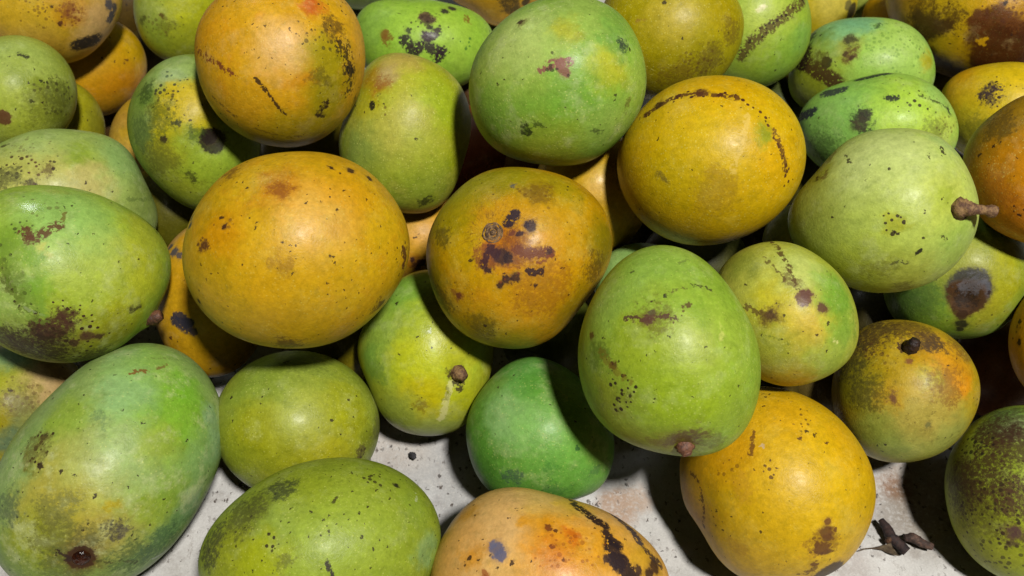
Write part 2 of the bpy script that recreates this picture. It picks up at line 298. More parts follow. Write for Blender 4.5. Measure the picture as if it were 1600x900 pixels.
HULL = {
 'A': ((-0.1172, 0.3238, 0.1592), 0.0530, (318.0, -32.9, -17.5), (0.0006, 0.0259, -0.0037, 0.0048, 0.0006, -0.0009, 0.0045, 0.0048, -0.0022, 0.0057, 0.0005)),
 'B': ((-0.1394, 0.4509, 0.1856), 0.0482, (398.9, -3.0, -11.1), (0.0015, 0.0212, -0.0209, -0.0129, 0.0256, -0.0122, -0.0023, 0.0023, -0.0011, 0.0009, -0.0024)),
 'C': ((0.0272, 0.4298, 0.1868), 0.0478, (394.6, -24.7, -28.4), (0.0006, -0.0041, -0.0200, -0.0104, -0.0096, -0.0054, 0.0018, 0.0057, -0.0001, 0.0026, -0.0067)),
 'D': ((0.0032, 0.3398, 0.1352), 0.0491, (374.8, -3.6, -32.8), (0.0012, -0.0034, -0.0026, 0.0146, 0.0310, 0.0091, 0.0117, 0.0028, 0.0031, 0.0053, -0.0065)),
 'E': ((0.0816, 0.2673, 0.1415), 0.0465, (405.6, 62.3, 34.8), (0.0017, -0.0202, 0.0038, -0.0040, -0.0395, -0.0013, 0.0071, 0.0017, 0.0101, 0.0016, -0.0007)),
 'F': ((0.1179, 0.3956, 0.1565), 0.0490, (374.0, -33.8, -18.1), (0.0005, -0.0208, -0.0123, 0.0032, 0.0006, 0.0016, -0.0015, -0.0033, -0.0006, 0.0030, -0.0005)),
 'G': ((0.2137, 0.3584, 0.1521), 0.0453, (441.6, -26.6, -25.1), (0.0021, -0.0318, -0.0072, -0.0272, -0.0204, 0.0156, 0.0056, -0.0125, -0.0091, 0.0105, 0.0008)),
 'H': ((0.2545, 0.4818, 0.1035), 0.0393, (548.9, -181.5, 19.6), (0.0011, -0.0238, -0.0063, -0.0175, -0.0086, -0.0092, -0.0180, 0.0012, 0.0014, -0.0062, -0.0036)),
 'I': ((0.2637, 0.5584, 0.0937), 0.0396, (538.4, -182.7, 16.3), (0.0013, -0.0242, -0.0014, -0.0032, -0.0334, -0.0260, 0.0092, -0.0022, -0.0154, -0.0068, 0.0034)),
 'J': ((0.3536, 0.5969, 0.1209), 0.0536, (300.0, -40.2, 59.5), (0.0018, -0.0355, -0.0177, -0.0059, 0.0146, -0.0121, -0.0073, 0.0034, 0.0059, -0.0013, 0.0001)),
 'K': ((0.3524, 0.5093, 0.0952), 0.0357, (699.9, -83.8, 31.6), (0.0017, -0.0267, -0.0109, 0.0064, 0.0255, -0.0207, -0.0115, 0.0056, 0.0024, -0.0047, -0.0017)),
 'L': ((0.2982, 0.3729, 0.1714), 0.0376, (626.3, 90.3, 19.8), (0.0021, -0.0404, -0.0065, -0.0296, 0.0036, 0.0003, -0.0042, 0.0072, 0.0056, -0.0039, -0.0068)),
 'M': ((0.1527, 0.3065, 0.1240), 0.0370, (647.2, 22.0, 90.7), (0.0006, -0.0214, 0.0014, 0.0134, -0.0016, -0.0034, -0.0088, 0.0005, -0.0018, -0.0080, -0.0001)),
 'N': ((0.1525, 0.2372, 0.0520), 0.0515, (341.9, 15.3, 24.1), (0.0014, -0.0269, 0.0203, 0.0151, 0.0118, 0.0051, -0.0092, -0.0081, 0.0074, 0.0082, 0.0007)),
 'O': ((0.2365, 0.2939, 0.0629), 0.0403, (563.5, 26.0, -16.8), (0.0012, -0.0283, 0.0075, 0.0241, 0.0035, -0.0070, 0.0033, -0.0003, -0.0002, 0.0045, 0.0019)),
 'P': ((0.2770, 0.3623, 0.0923), 0.0413, (545.1, 5.9, -14.7), (0.0014, -0.0314, -0.0010, 0.0094, -0.0169, -0.0155, 0.0061, 0.0058, 0.0019, 0.0020, -0.0059)),
 'R': ((0.3228, 0.3056, 0.0976), 0.0306, (918.8, 228.9, -20.9), (0.0007, -0.0300, 0.0027, 0.0018, -0.0003, -0.0000, 0.0000, -0.0002, 0.0000, 0.0001, 0.0000)),
 'Q': ((0.2976, 0.2358, 0.0440), 0.0415, (499.0, 117.7, -14.2), (0.0017, -0.0416, 0.0158, -0.0120, 0.0079, -0.0051, -0.0023, 0.0043, -0.0016, 0.0021, -0.0023)),
 'S': ((0.0166, 0.2719, 0.0490), 0.0417, (521.0, -11.0, 40.0), (0.0022, -0.0052, 0.0134, 0.0046, -0.0466, -0.0087, 0.0039, -0.0024, 0.0153, 0.0024, -0.0053)),
 'T': ((0.0184, 0.1867, 0.0460), 0.0465, (388.9, -156.1, 28.4), (0.0032, -0.0195, 0.0366, 0.0453, -0.0289, -0.0125, 0.0157, 0.0039, -0.0164, 0.0009, -0.0014)),
 'U': ((-0.1030, 0.1957, 0.0598), 0.0488, (355.7, -107.2, -27.6), (0.0016, 0.0285, 0.0292, -0.0140, -0.0122, -0.0016, 0.0035, -0.0030, 0.0016, 0.0037, 0.0010)),
 'V': ((-0.1315, 0.2809, 0.0448), 0.0444, (455.2, -43.2, 16.6), (0.0004, 0.0193, 0.0111, 0.0006, 0.0001, 0.0001, 0.0000, 0.0000, -0.0000, 0.0000, -0.0000)),
 'W': ((-0.2307, 0.2411, 0.0612), 0.0566, (264.2, 30.4, -81.0), (0.0023, 0.0497, 0.0198, -0.0157, -0.0063, 0.0095, 0.0021, 0.0066, 0.0054, -0.0020, 0.0023)),
 'X': ((-0.2545, 0.3276, 0.1349), 0.0492, (374.5, -28.5, 14.8), (0.0030, 0.0433, -0.0046, 0.0342, 0.0204, -0.0057, 0.0175, 0.0111, -0.0007, 0.0001, 0.0072)),
 'Y': ((-0.2892, 0.4095, 0.1120), 0.0431, (454.6, -155.9, 7.5), (0.0045, 0.0446, 0.0097, -0.0275, -0.0524, -0.0227, -0.0172, -0.0151, -0.0166, -0.0085, -0.0112)),
 'Z': ((-0.3245, 0.4723, 0.1422), 0.0347, (754.3, 42.5, -46.2), (0.0007, 0.0280, -0.0094, -0.0002, 0.0005, 0.0002, 0.0001, 0.0000, -0.0000, 0.0001, -0.0000)),
 'AA': ((-0.3245, 0.5538, 0.1563), 0.0413, (516.6, -68.4, -46.2), (0.0017, 0.0314, -0.0179, -0.0120, 0.0195, -0.0068, 0.0144, 0.0048, -0.0015, 0.0015, -0.0000)),
 'AB': ((-0.3259, 0.5760, 0.0815), 0.0366, (671.0, -12.9, -66.3), (0.0005, 0.0222, -0.0099, 0.0003, 0.0005, -0.0000, 0.0000, -0.0000, 0.0000, 0.0001, 0.0000)),
 'AC': ((-0.3317, 0.5025, 0.0817), 0.0330, (810.8, 119.8, -51.4), (0.0005, 0.0224, -0.0070, -0.0007, 0.0006, -0.0001, 0.0000, 0.0000, -0.0000, 0.0001, 0.0000)),
 'AD': ((-0.2603, 0.6227, 0.1044), 0.0362, (658.6, 139.0, -51.5), (0.0004, 0.0170, -0.0145, -0.0006, 0.0011, 0.0001, 0.0001, 0.0000, -0.0001, 0.0001, 0.0000)),
 'AE': ((-0.2084, 0.4560, 0.1245), 0.0418, (496.4, 97.1, 32.1), (0.0014, 0.0197, -0.0082, -0.0288, 0.0151, 0.0080, 0.0046, 0.0046, -0.0081, 0.0001, -0.0053)),
 'AF': ((-0.2693, 0.5145, 0.0579), 0.0334, (783.5, 144.3, -35.5), (0.0003, 0.0177, -0.0070, -0.0007, 0.0005, 0.0001, 0.0000, 0.0000, -0.0000, -0.0001, -0.0000)),
 'AG': ((-0.0708, 0.4578, 0.1199), 0.0438, (450.5, 95.7, -28.7), (0.0012, 0.0091, -0.0150, -0.0026, -0.0107, -0.0079, 0.0355, -0.0038, 0.0033, 0.0107, -0.0062)),
 'AH': ((-0.0689, 0.5856, 0.0947), 0.0387, (561.0, -225.1, 18.4), (0.0021, 0.0019, -0.0300, 0.0197, 0.0387, -0.0182, -0.0023, 0.0154, 0.0117, -0.0129, 0.0029)),
 'AI': ((0.1082, 0.5282, 0.1495), 0.0449, (451.1, -32.7, 6.4), (0.0008, -0.0134, -0.0198, 0.0132, 0.0104, 0.0004, 0.0006, 0.0055, 0.0030, -0.0001, 0.0058)),
 'AJ': ((0.1767, 0.5793, 0.1197), 0.0441, (461.8, 48.0, 16.7), (0.0008, -0.0154, -0.0192, 0.0151, -0.0117, -0.0074, -0.0028, -0.0010, 0.0004, -0.0005, -0.0003)),
 'AK': ((0.2719, 0.7246, 0.0419), 0.0378, (630.1, -10.4, 59.6), (0.0003, -0.0144, -0.0126, -0.0004, 0.0003, 0.0002, 0.0000, 0.0000, 0.0000, -0.0002, 0.0001)),
 'AL': ((0.3265, 0.7702, 0.0385), 0.0333, (768.9, 198.4, 65.4), (0.0003, -0.0135, -0.0125, 0.0006, 0.0011, 0.0002, -0.0000, -0.0000, -0.0001, -0.0001, 0.0000)),
 'AM': ((0.3481, 0.6891, 0.0367), 0.0347, (736.3, 81.5, 70.1), (0.0003, -0.0168, -0.0104, 0.0002, 0.0007, -0.0001, 0.0000, 0.0000, -0.0000, -0.0001, 0.0000)),
 'AN': ((-0.0146, 0.7570, 0.0387), 0.0390, (575.8, -98.9, 23.6), (0.0032, 0.0072, -0.0141, -0.0352, 0.0164, 0.0285, 0.0188, -0.0070, -0.0240, -0.0018, 0.0093)),
 'AO': ((-0.1419, 0.7801, 0.0436), 0.0437, (466.1, -54.0, -28.0), (0.0003, 0.0085, -0.0167, 0.0005, -0.0003, -0.0001, -0.0000, 0.0000, -0.0000, 0.0001, 0.0000)),
 'AP': ((-0.1946, 0.3623, 0.0648), 0.0379, (588.2, 196.6, 1.4), (0.0003, 0.0199, 0.0008, -0.0016, -0.0001, -0.0002, -0.0000, 0.0002, 0.0000, 0.0001, -0.0000)),
 'AQ': ((-0.0671, 0.4395, 0.0360), 0.0357, (720.8, -32.6, -4.1), (0.0001, 0.0056, -0.0029, 0.0001, -0.0000, -0.0001, 0.0000, 0.0000, -0.0000, -0.0001, -0.0000)),
 'AR': ((-0.0530, 0.3256, 0.0566), 0.0428, (471.5, 106.6, -7.4), (0.0010, 0.0030, 0.0065, -0.0250, 0.0062, 0.0079, -0.0076, -0.0054, 0.0094, 0.0134, -0.0042)),
 'AS': ((-0.3096, 0.2968, 0.0401), 0.0388, (594.3, -59.1, 39.4), (0.0010, 0.0345, 0.0063, 0.0010, -0.0004, 0.0001, -0.0000, 0.0000, -0.0000, -0.0001, 0.0000)),
 'AT': ((0.0867, 0.3663, 0.0698), 0.0295, (1018.6, -107.5, 99.6), (0.0001, -0.0078, 0.0003, -0.0002, 0.0002, -0.0001, 0.0000, -0.0000, 0.0000, 0.0001, -0.0001)),
 'AV': ((0.0527, 0.4241, 0.0998), 0.0377, (638.8, 51.9, 5.2), (0.0001, -0.0055, -0.0068, 0.0001, 0.0001, -0.0001, -0.0000, -0.0000, -0.0000, -0.0000, 0.0000)),
 'AU': ((0.2060, 0.4252, 0.0484), 0.0269, (1267.0, -56.6, 19.9), (0.0002, -0.0132, -0.0019, -0.0002, 0.0000, 0.0001, -0.0000, -0.0000, 0.0000, 0.0001, -0.0000)),
 'BA': ((-0.0220, 0.5097, 0.0425), 0.0397, (562.8, 77.2, -2.0), (0.0001, 0.0018, -0.0083, -0.0001, 0.0003, -0.0002, -0.0000, 0.0000, -0.0000, -0.0001, -0.0000)),
 'FA': ((-0.1158, 0.3574, 0.0338), 0.0330, (831.4, 73.4, 6.7), (0.0001, 0.0101, 0.0027, -0.0002, -0.0001, -0.0000, -0.0000, 0.0000, 0.0000, 0.0001, -0.0000)),
 'FB': ((-0.2418, 0.4521, 0.0543), 0.0313, (912.8, 102.2, -24.0), (0.0003, 0.0167, -0.0038, -0.0004, 0.0002, -0.0000, 0.0000, 0.0000, -0.0000, 0.0001, -0.0000)),
 'FC': ((-0.1577, 0.5308, 0.0379), 0.0367, (681.1, 25.7, -20.8), (0.0002, 0.0111, -0.0075, -0.0000, 0.0002, -0.0002, -0.0000, -0.0000, -0.0000, -0.0002, -0.0000)),
 'FD': ((0.0258, 0.3563, 0.0316), 0.0314, (942.7, -25.4, -2.1), (0.0001, -0.0022, 0.0027, -0.0000, 0.0000, 0.0000, 0.0000, 0.0000, 0.0000, -0.0003, 0.0000)),
 'FE': ((0.1272, 0.4088, 0.0422), 0.0341, (771.5, -77.5, 4.0), (0.0001, -0.0111, -0.0013, -0.0003, -0.0000, -0.0001, 0.0000, -0.0000, 0.0000, 0.0002, -0.0000)),
 'FF': ((0.2446, 0.3710, 0.0297), 0.0287, (1090.1, 106.0, -12.3), (0.0003, -0.0170, 0.0014, 0.0004, -0.0001, 0.0002, 0.0000, -0.0000, 0.0000, 0.0002, -0.0000)),
 'FG': ((0.3225, 0.3300, 0.0328), 0.0315, (910.7, 70.3, -34.2), (0.0005, -0.0254, 0.0035, 0.0004, -0.0003, 0.0001, 0.0000, -0.0000, 0.0000, 0.0001, 0.0000)),
 'FT': ((0.1028, 0.4645, 0.0271), 0.0269, (1268.3, -73.8, 14.3), (0.0001, -0.0061, -0.0028, -0.0001, -0.0000, 0.0002, -0.0000, -0.0000, -0.0000, 0.0000, -0.0000)),
 'FU': ((0.1778, 0.4579, 0.0222), 0.0219, (1935.6, -21.8, 29.7), (0.0001, -0.0082, -0.0018, -0.0000, 0.0000, -0.0000, -0.0000, 0.0000, -0.0000, -0.0004, 0.0000)),
 'FS': ((0.0205, 0.4725, 0.0744), 0.0257, (1389.8, 81.6, 5.3), (0.0001, -0.0012, -0.0053, 0.0000, 0.0001, 0.0002, -0.0000, -0.0000, -0.0000, -0.0000, 0.0000)),
 'FO': ((-0.0293, 0.5986, 0.0331), 0.0319, (906.8, 37.9, -6.7), (0.0001, 0.0016, -0.0089, -0.0000, 0.0001, 0.0001, -0.0000, -0.0000, -0.0000, -0.0001, -0.0000)),
 'FP': ((-0.3346, 0.5789, 0.0227), 0.0222, (1840.6, 64.0, -126.4), (0.0002, 0.0121, -0.0044, -0.0000, 0.0002, 0.0004, 0.0001, 0.0000, -0.0000, 0.0003, 0.0001)),
 'FQ': ((-0.3146, 0.6627, 0.0251), 0.0247, (1486.7, 7.1, -130.6), (0.0002, 0.0113, -0.0066, 0.0001, 0.0003, 0.0000, -0.0001, -0.0000, -0.0000, -0.0004, -0.0001)),
 'FR': ((0.1639, 0.3099, 0.0316), 0.0187, (2659.9, -28.0, -82.7), (0.0001, -0.0087, 0.0034, -0.0000, -0.0001, -0.0000, -0.0000, 0.0000, 0.0000, -0.0004, -0.0000)),
 'FK': ((0.2178, 0.5074, 0.0400), 0.0302, (983.7, 95.2, 33.8), (0.0002, -0.0129, -0.0053, 0.0003, 0.0002, -0.0002, -0.0000, -0.0000, -0.0000, 0.0000, 0.0000)),
 'FL': ((0.2107, 0.5730, 0.0347), 0.0331, (821.9, 65.5, 37.5), (0.0002, -0.0122, -0.0079, 0.0001, 0.0003, -0.0001, 0.0000, 0.0000, -0.0000, -0.0001, 0.0000)),
 'FM': ((0.2007, 0.3222, 0.0210), 0.0206, (2186.2, 19.6, -72.9), (0.0001, -0.0110, 0.0033, -0.0000, -0.0001, -0.0003, -0.0000, 0.0000, 0.0000, -0.0001, -0.0000)),
 'FI': ((-0.3494, 0.7275, 0.0366), 0.0346, (738.6, 76.0, -75.7), (0.0003, 0.0160, -0.0110, -0.0001, 0.0007, -0.0001, -0.0000, -0.0000, -0.0000, 0.0000, -0.0000)),
 'FJ': ((0.3391, 0.5961, 0.0352), 0.0343, (768.2, 36.2, 60.6), (0.0004, -0.0188, -0.0078, 0.0001, 0.0005, 0.0001, 0.0000, 0.0000, -0.0000, -0.0002, 0.0001)),
}# ------------------------------------------------------------------ mango bodies
def ico_dirs(level):
    bm = bmesh.new(); bmesh.ops.create_icosphere(bm, subdivisions=level, radius=1.0)
    bm.verts.ensure_lookup_table()
    v = np.array([x.co[:] for x in bm.verts]); v /= np.linalg.norm(v, axis=1)[:, None]
    f = [tuple(q.index for q in t.verts) for t in bm.faces]; bm.free(); return v, f
ICO = {6: ico_dirs(6), 7: ico_dirs(7)}
CAM_UP = Vector((0, math.sin(PITCH), math.cos(PITCH)))

def hull_points(key, dirs, seed):
    """Egg-like body: an ellipse in the plane across the line of sight bent by low harmonics, with its own depth."""
    c, cz, (p, q, s), h = HULL[key]
    z = (CAM - Vector(c)).normalized(); x = CAM_UP.cross(z).normalized(); y = z.cross(x)
    M = np.array([x[:], y[:], z[:]])
    th = np.arctan2(dirs[:, 1], dirs[:, 0]); cf = np.sqrt(np.clip(1 - dirs[:, 2] ** 2, 0, 1))
    R = 1 / np.sqrt(p + q * np.cos(2 * th) + s * np.sin(2 * th))
    g = 1 + h[0] + np.zeros(len(dirs)); i = 1
    for k in (1, 3, 4, 5, 6):
        g += (h[i] * np.cos(k * th) + h[i + 1] * np.sin(k * th)) * cf ** k; i += 2
    L = np.stack([R * g * cf * np.cos(th), R * g * cf * np.sin(th), cz * dirs[:, 2]], 1)
    rr = math.sqrt(1 / p)
    L = L * (1 + 0.004 * cheap_noise(L / rr, seed, 2.6, 2))[:, None]      # gentle unevenness of real fruit
    return L @ M

count = {}
def link(name, me, parent=None):
    o = bpy.data.objects.new(name, me); COL.objects.link(o)
    if parent is not None: o.parent = parent
    return o

MANGO = {}
def make_mango(key, label, base, marks=(), dents=(), **kw):
    seed = sum(ord(ch) * (i * 7 + 3) for i, ch in enumerate(key)) + 11
    dirs, faces = ICO[6]
    pts = hull_points(key, dirs, seed); c = Vector(HULL[key][0])
    bvh = BVHTree.FromPolygons(pts.tolist(), faces)
    def at(x, y):
        r = px_ray(x, y); hit, nrm, _, dist = bvh.ray_cast(CAM - c, r)
        if hit is None:
            t = -(CAM - c).dot(r); near = (CAM - c) + r * t
            hit, nrm, _, _ = bvh.find_nearest(near); dist = t
        at.normal = nrm
        return hit, dist / F
    for (x, y, r, depth) in dents:          # hollows (positive) and bulges (negative)
        q, k = at(x, y); n = np.array(at.normal[:]); w = np.exp(-(np.linalg.norm(pts - np.array(q[:]), axis=1) / (r * k)) ** 2)
        pts = pts - n[None] * (w * depth)[:, None]
    if dents: bvh = BVHTree.FromPolygons(pts.tolist(), faces)
    me = bpy.data.meshes.new('mango'); me.from_pydata(pts.tolist(), [], faces); me.shade_smooth()
    me.materials.append(skin('mango_skin', base, list(marks), at, seed, **kw))
    o = link('mango', me); o.location = c
    o['label'] = label; o['category'] = 'mango'; o['group'] = 'mangoes heaped on the white sheet'
    MANGO[key] = (o, at)
    return o

def tube(name, path, radii, mat, parent=None, sides=14, seed=0, knob=0.12, cap=True):
    """A gnarled tapering tube along a path of points."""
    rnd = random.Random(seed); bm = bmesh.new(); rings = []
    fine_p, fine_r = [], []
    for i in range(len(path) - 1):
        m = 5
        for j in range(m):
            t = j / m; fine_p.append(path[i].lerp(path[i + 1], t)); fine_r.append(radii[i] * (1 - t) + radii[i + 1] * t)
    fine_p.append(path[-1]); fine_r.append(radii[-1])
    n = len(fine_p)
    for i, (p, r) in enumerate(zip(fine_p, fine_r)):
        d = (fine_p[min(i + 1, n - 1)] - fine_p[max(i - 1, 0)]).normalized()
        a = d.orthogonal().normalized(); b = d.cross(a)
        a = Vector((0.3, 0.5, 0.8)).cross(d).normalized(); b = d.cross(a)
        rings.append([bm.verts.new(p + (a * math.cos(q) + b * math.sin(q)) * r * (1 + rnd.uniform(-knob, knob))) for q in [2 * math.pi * k / sides for k in range(sides)]])
    for r0, r1 in zip(rings, rings[1:]):
        for k in range(sides): bm.faces.new((r0[k], r0[(k + 1) % sides], r1[(k + 1) % sides], r1[k]))
    for ring, pp, sgn in ((rings[0], fine_p[0], -1), (rings[-1], fine_p[-1], 1)):
        v = bm.verts.new(pp)
        for k in range(sides): bm.faces.new((v, ring[k], ring[(k + 1) % sides]))
    bmesh.ops.recalc_face_normals(bm, faces=bm.faces)
    me = bpy.data.meshes.new(name); bm.to_mesh(me); bm.free(); me.shade_smooth(); me.materials.append(mat)
    return link(name, me, parent)

def view_axes(): return Vector((1, 0, 0)), CAM_UP, Vector((0, -math.cos(PITCH), math.sin(PITCH)))

def add_stem(key, start, steps, radii, mat, seed=1, name='stem'):
    """start: pixel on the fruit; steps: list of (right, up, toward viewer) moves in metres from there."""
    o, at = MANGO[key]; q, k = at(*start); n = at.normal.copy()
    X, U, B = view_axes()
    path = [q - n * 0.002] + [q + X * a + U * b + B * c for (a, b, c) in steps]
    return tube(name, path, radii, mat, o, seed=seed)

def add_scar(key, px, r, mat, rings=9, seed=2, dome=0.0):
    """The round corky scar left where a stem broke off: a rough disc with concentric ridges."""
    o, at = MANGO[key]; q, k = at(*px); n = at.normal.normalized(); rnd = random.Random(seed)
    a = n.orthogonal().normalized(); b = n.cross(a); bm = bmesh.new(); prev = None; sides = 28
    ctr = bm.verts.new(q + n * (0.0007 + dome))
    for i in range(1, rings + 1):
        t = i / rings; rr = r * k * t
        hh = 0.0007 + (0.0007 * math.sin(t * 15.0) if t < 0.95 else -0.002) + dome * (1 - t * t)
        ring = [bm.verts.new(q + n * (hh + rnd.uniform(-.0003, .0003)) + (a * math.cos(g) + b * math.sin(g)) * rr * (1 + rnd.uniform(-.05, .05))) for g in [2 * math.pi * s / sides for s in range(sides)]]
        for s in range(sides):
            if prev is None: bm.faces.new((ctr, ring[s], ring[(s + 1) % sides]))
            else: bm.faces.new((prev[s], ring[s], ring[(s + 1) % sides], prev[(s + 1) % sides]))
        prev = ring
    bmesh.ops.recalc_face_normals(bm, faces=bm.faces)
    me = bpy.data.meshes.new('stem_scar'); bm.to_mesh(me); bm.free(); me.shade_smooth(); me.materials.append(mat)
    return link('stem_scar', me, o)
# ------------------------------------------------------------------ the fruit, one by one
BRN = (84, 48, 26); GRY = (62, 62, 74); RED = (120, 60, 34); OLV = (112, 104, 26); BLK = (26, 20, 22)

make_mango('A', 'biggest golden yellow mango, in the left half, beside the wet green one', [(216, 158, 34), (224, 172, 46), (206, 144, 26)],
    [('p', 500, 335, 62, (232, 178, 84), .7), ('p', 435, 290, 34, (198, 122, 22), .8), ('p', 545, 300, 50, (222, 150, 26), .6), ('p', 610, 470, 60, (184, 150, 34), .7),  # first pale patch is partly a highlight painted into the skin
     ('p', 460, 510, 90, (196, 152, 36), .6), ('p', 330, 450, 55, (200, 158, 44), .5), ('p', 345, 365, 36, (222, 146, 14), .7), ('p', 435, 420, 60, (226, 166, 40), .5),
     ('s', 517, 262, 5), ('s', 548, 267, 7), ('s', 577, 278, 6), ('s', 345, 340, 4), ('s', 351, 353, 5), ('m', 320, 386, 16, BRN, .9), ('s', 320, 384, 6, BRN, .7), ('m', 435, 296, 30, (130, 70, 20), .7),
     ('m', 440, 415, 26, (130, 90, 30), .5), ('l', [(630, 392), (633, 402), (631, 416)], 8, BRN, .9, .1), ('s', 596, 474, 8, DARK, .8), ('m', 590, 476, 16, BRN, .8), ('m', 450, 537, 34, BRN, .8), ('m', 310, 490, 22, BRN, .6),
     ('s', 297, 352, 6, GRY), ('s', 300, 340, 5, GRY), ('s', 312, 472, 5), ('l', [(517, 400), (522, 402)], 3), ('m', 360, 270, 26, BRN, .6), ('d', 350, 350, 26, BRN, .5)],
    speck=.75, smudge=.30, lent=.35, gain=(0.94, 0.95, 0.75))
make_mango('B', 'orange mango at the top left centre with a sooty olive streak down its right side', [(228, 162, 48), (234, 172, 56), (222, 148, 34)],
    [('p', 437, 75, 40, (240, 188, 110), .8), ('p', 510, 90, 38, (170, 150, 28), .9), ('p', 515, 150, 36, (160, 144, 30), .9), ('p', 500, 195, 34, (176, 150, 40), .8), ('p', 450, 205, 40, (184, 156, 44), .7), ('p', 390, 215, 40, (176, 140, 40), .8),  # first, palest patch paints the soft highlight as colour
     ('p', 555, 110, 20, (190, 140, 40), .7), ('p', 480, 125, 14, (212, 140, 24), .8), ('p', 488, 8, 16, (206, 96, 34), .9), ('p', 345, 60, 40, (232, 160, 50), .5),
     ('l', [(536, 72), (546, 104), (546, 140)], 16, BLK, .85, .55), ('m', 543, 110, 18, BLK, .9), ('m', 505, 172, 11, DARK, .95), ('m', 500, 125, 24, (60, 52, 16), .5), ('m', 520, 40, 26, DARK, .7), ('d', 500, 60, 40, BLK, .6), ('m', 553, 160, 18, DARK, .7),
     ('l', [(400, 122), (412, 138), (428, 158), (446, 180)], 3.5, DARK, .9, .3), ('l', [(308, 78), (325, 92), (342, 100), (352, 110), (366, 119)], 6, RED, .9, .55), ('l', [(322, 72), (324, 92)], 3, RED, .8, .5),
     ('l', [(333, 152), (345, 164), (370, 182)], 3, DARK, .6, .4), ('l', [(400, 200), (430, 210), (470, 214)], 3, (90, 70, 20), .5, .4)],
    speck=.6, smudge=.25, lent=.35, orange=True, gain=(0.93, 0.96, 0.85))
make_mango('C', 'round green mango at the top centre with a pinkish brown scar near its middle', [(118, 166, 62), (138, 178, 72), (104, 154, 48)],
    [('p', 810, 60, 60, (158, 190, 110), .8), ('p', 905, 15, 50, (132, 170, 80), .8), ('p', 885, 45, 24, (150, 164, 46), .8), ('p', 955, 112, 34, (164, 176, 40), .8), ('p', 900, 205, 80, (96, 156, 48), .7), ('p', 775, 190, 50, (110, 160, 60), .7), ('p', 860, 235, 60, (140, 160, 50), .6), ('p', 950, 200, 40, (140, 176, 90), .5), ('p', 960, 30, 30, (104, 150, 60), .6), ('p', 960, 64, 24, (96, 148, 66), .7),
     ('l', [(848, 108), (862, 103), (876, 100), (890, 96)], 9, (136, 88, 72), .95, .35), ('s', 882, 112, 7, (128, 80, 66)), ('s', 876, 100, 8, (140, 92, 80)), ('d', 872, 100, 22, DARK, .7),
     ('m', 973, 68, 16, (50, 56, 50), .9), ('s', 984, 76, 3), ('s', 814, 34, 5, DARK, .9), ('m', 816, 40, 14, BRN, .6), ('m', 820, 202, 15, (30, 40, 20), .9), ('m', 838, 198, 10, (30, 46, 20), .7), ('l', [(961, 157), (964, 149)], 2.5), ('m', 985, 160, 14, BRN, .6), ('m', 932, 202, 10, (50, 60, 30), .7)],
    lent=.75, speck=.35, smudge=.30, rough=.42, bloom=0.4, gain=(1.38, 1.15, 1.0))
make_mango('D', 'orange mango showing its round stem scar with black spots below it', [(210, 148, 22), (218, 156, 26), (200, 130, 18)],
    [('p', 700, 330, 60, (172, 150, 34), .85), ('p', 790, 275, 50, (160, 142, 40), .9), ('p', 730, 290, 40, (160, 146, 60), .8), ('p', 875, 290, 40, (168, 140, 30), .8), ('p', 945, 380, 40, (140, 120, 30), .85), ('p', 680, 440, 36, (150, 130, 34), .8), ('p', 780, 535, 60, (150, 138, 34), .8), ('p', 900, 480, 44, (150, 120, 24), .7), ('p', 850, 420, 54, (226, 150, 24), .8), ('p', 800, 350, 40, (222, 150, 36), .7), ('p', 790, 390, 30, (216, 118, 18), .8), ('p', 720, 390, 34, (206, 160, 20), .7), ('p', 820, 470, 60, (222, 150, 20), .7),
     ('p', 840, 298, 26, (150, 110, 20), .7),
     ('r', 770, 365, 75, (104, 66, 22), .75), ('m', 765, 400, 34, RED, .8), ('m', 810, 385, 40, (120, 64, 30), .7), ('m', 840, 300, 30, (110, 80, 20), .6), ('m', 930, 420, 40, (80, 60, 16), .7), ('m', 690, 470, 40, (84, 66, 20), .7), ('m', 750, 510, 40, (80, 66, 20), .6), ('m', 850, 450, 70, (120, 64, 20), .45), ('m', 690, 370, 26, (80, 70, 20), .7), ('m', 705, 300, 30, (90, 84, 40), .6),
     ('l', [(794, 350), (800, 342), (805, 335)], 9, (40, 26, 40), .97, .0), ('s', 829, 352, 10, (40, 24, 36)), ('s', 822, 350, 5, (40, 24, 36)), ('s', 813, 367, 6, (54, 30, 36)), ('s', 800, 365, 5, (110, 60, 40)),
     ('s', 785, 400, 12, (44, 26, 30)), ('s', 795, 402, 9, (44, 26, 30)), ('s', 776, 396, 8, (60, 34, 40)), ('l', [(768, 388), (762, 400), (756, 414)], 7, (62, 34, 40), .95, .1), ('s', 762, 422, 5, (50, 30, 34)),
     ('l', [(808, 388), (822, 396), (838, 398), (850, 394), (860, 396)], 9, (110, 58, 34), .95, .2), ('s', 858, 394, 6, (60, 32, 34)), ('l', [(862, 398), (852, 408), (840, 412)], 3.5, RED, .8, .4),
     ('l', [(826, 424), (836, 427), (846, 426)], 6, (48, 26, 30), .95, .2), ('s', 792, 436, 8, (48, 26, 30)), ('s', 806, 434, 8, (48, 26, 30)), ('s', 781, 444, 6, (48, 26, 30)), ('s', 836, 447, 4, (48, 26, 30)), ('d', 790, 425, 26, RED, .6), ('l', [(734, 408), (738, 404)], 3), ('s', 717, 462, 5, BRN), ('m', 716, 460, 16, RED, .6), ('s', 758, 510, 3),
     ('s', 803, 290, 5, (90, 90, 80)), ('d', 815, 300, 20, BRN, .5), ('d', 850, 312, 24, BRN, .4), ('s', 821, 268, 3)],
    dents=[(770, 365, 34, .0026)], speck=.85, smudge=.55, lent=.3, gain=(0.88, 0.94, 0.5))
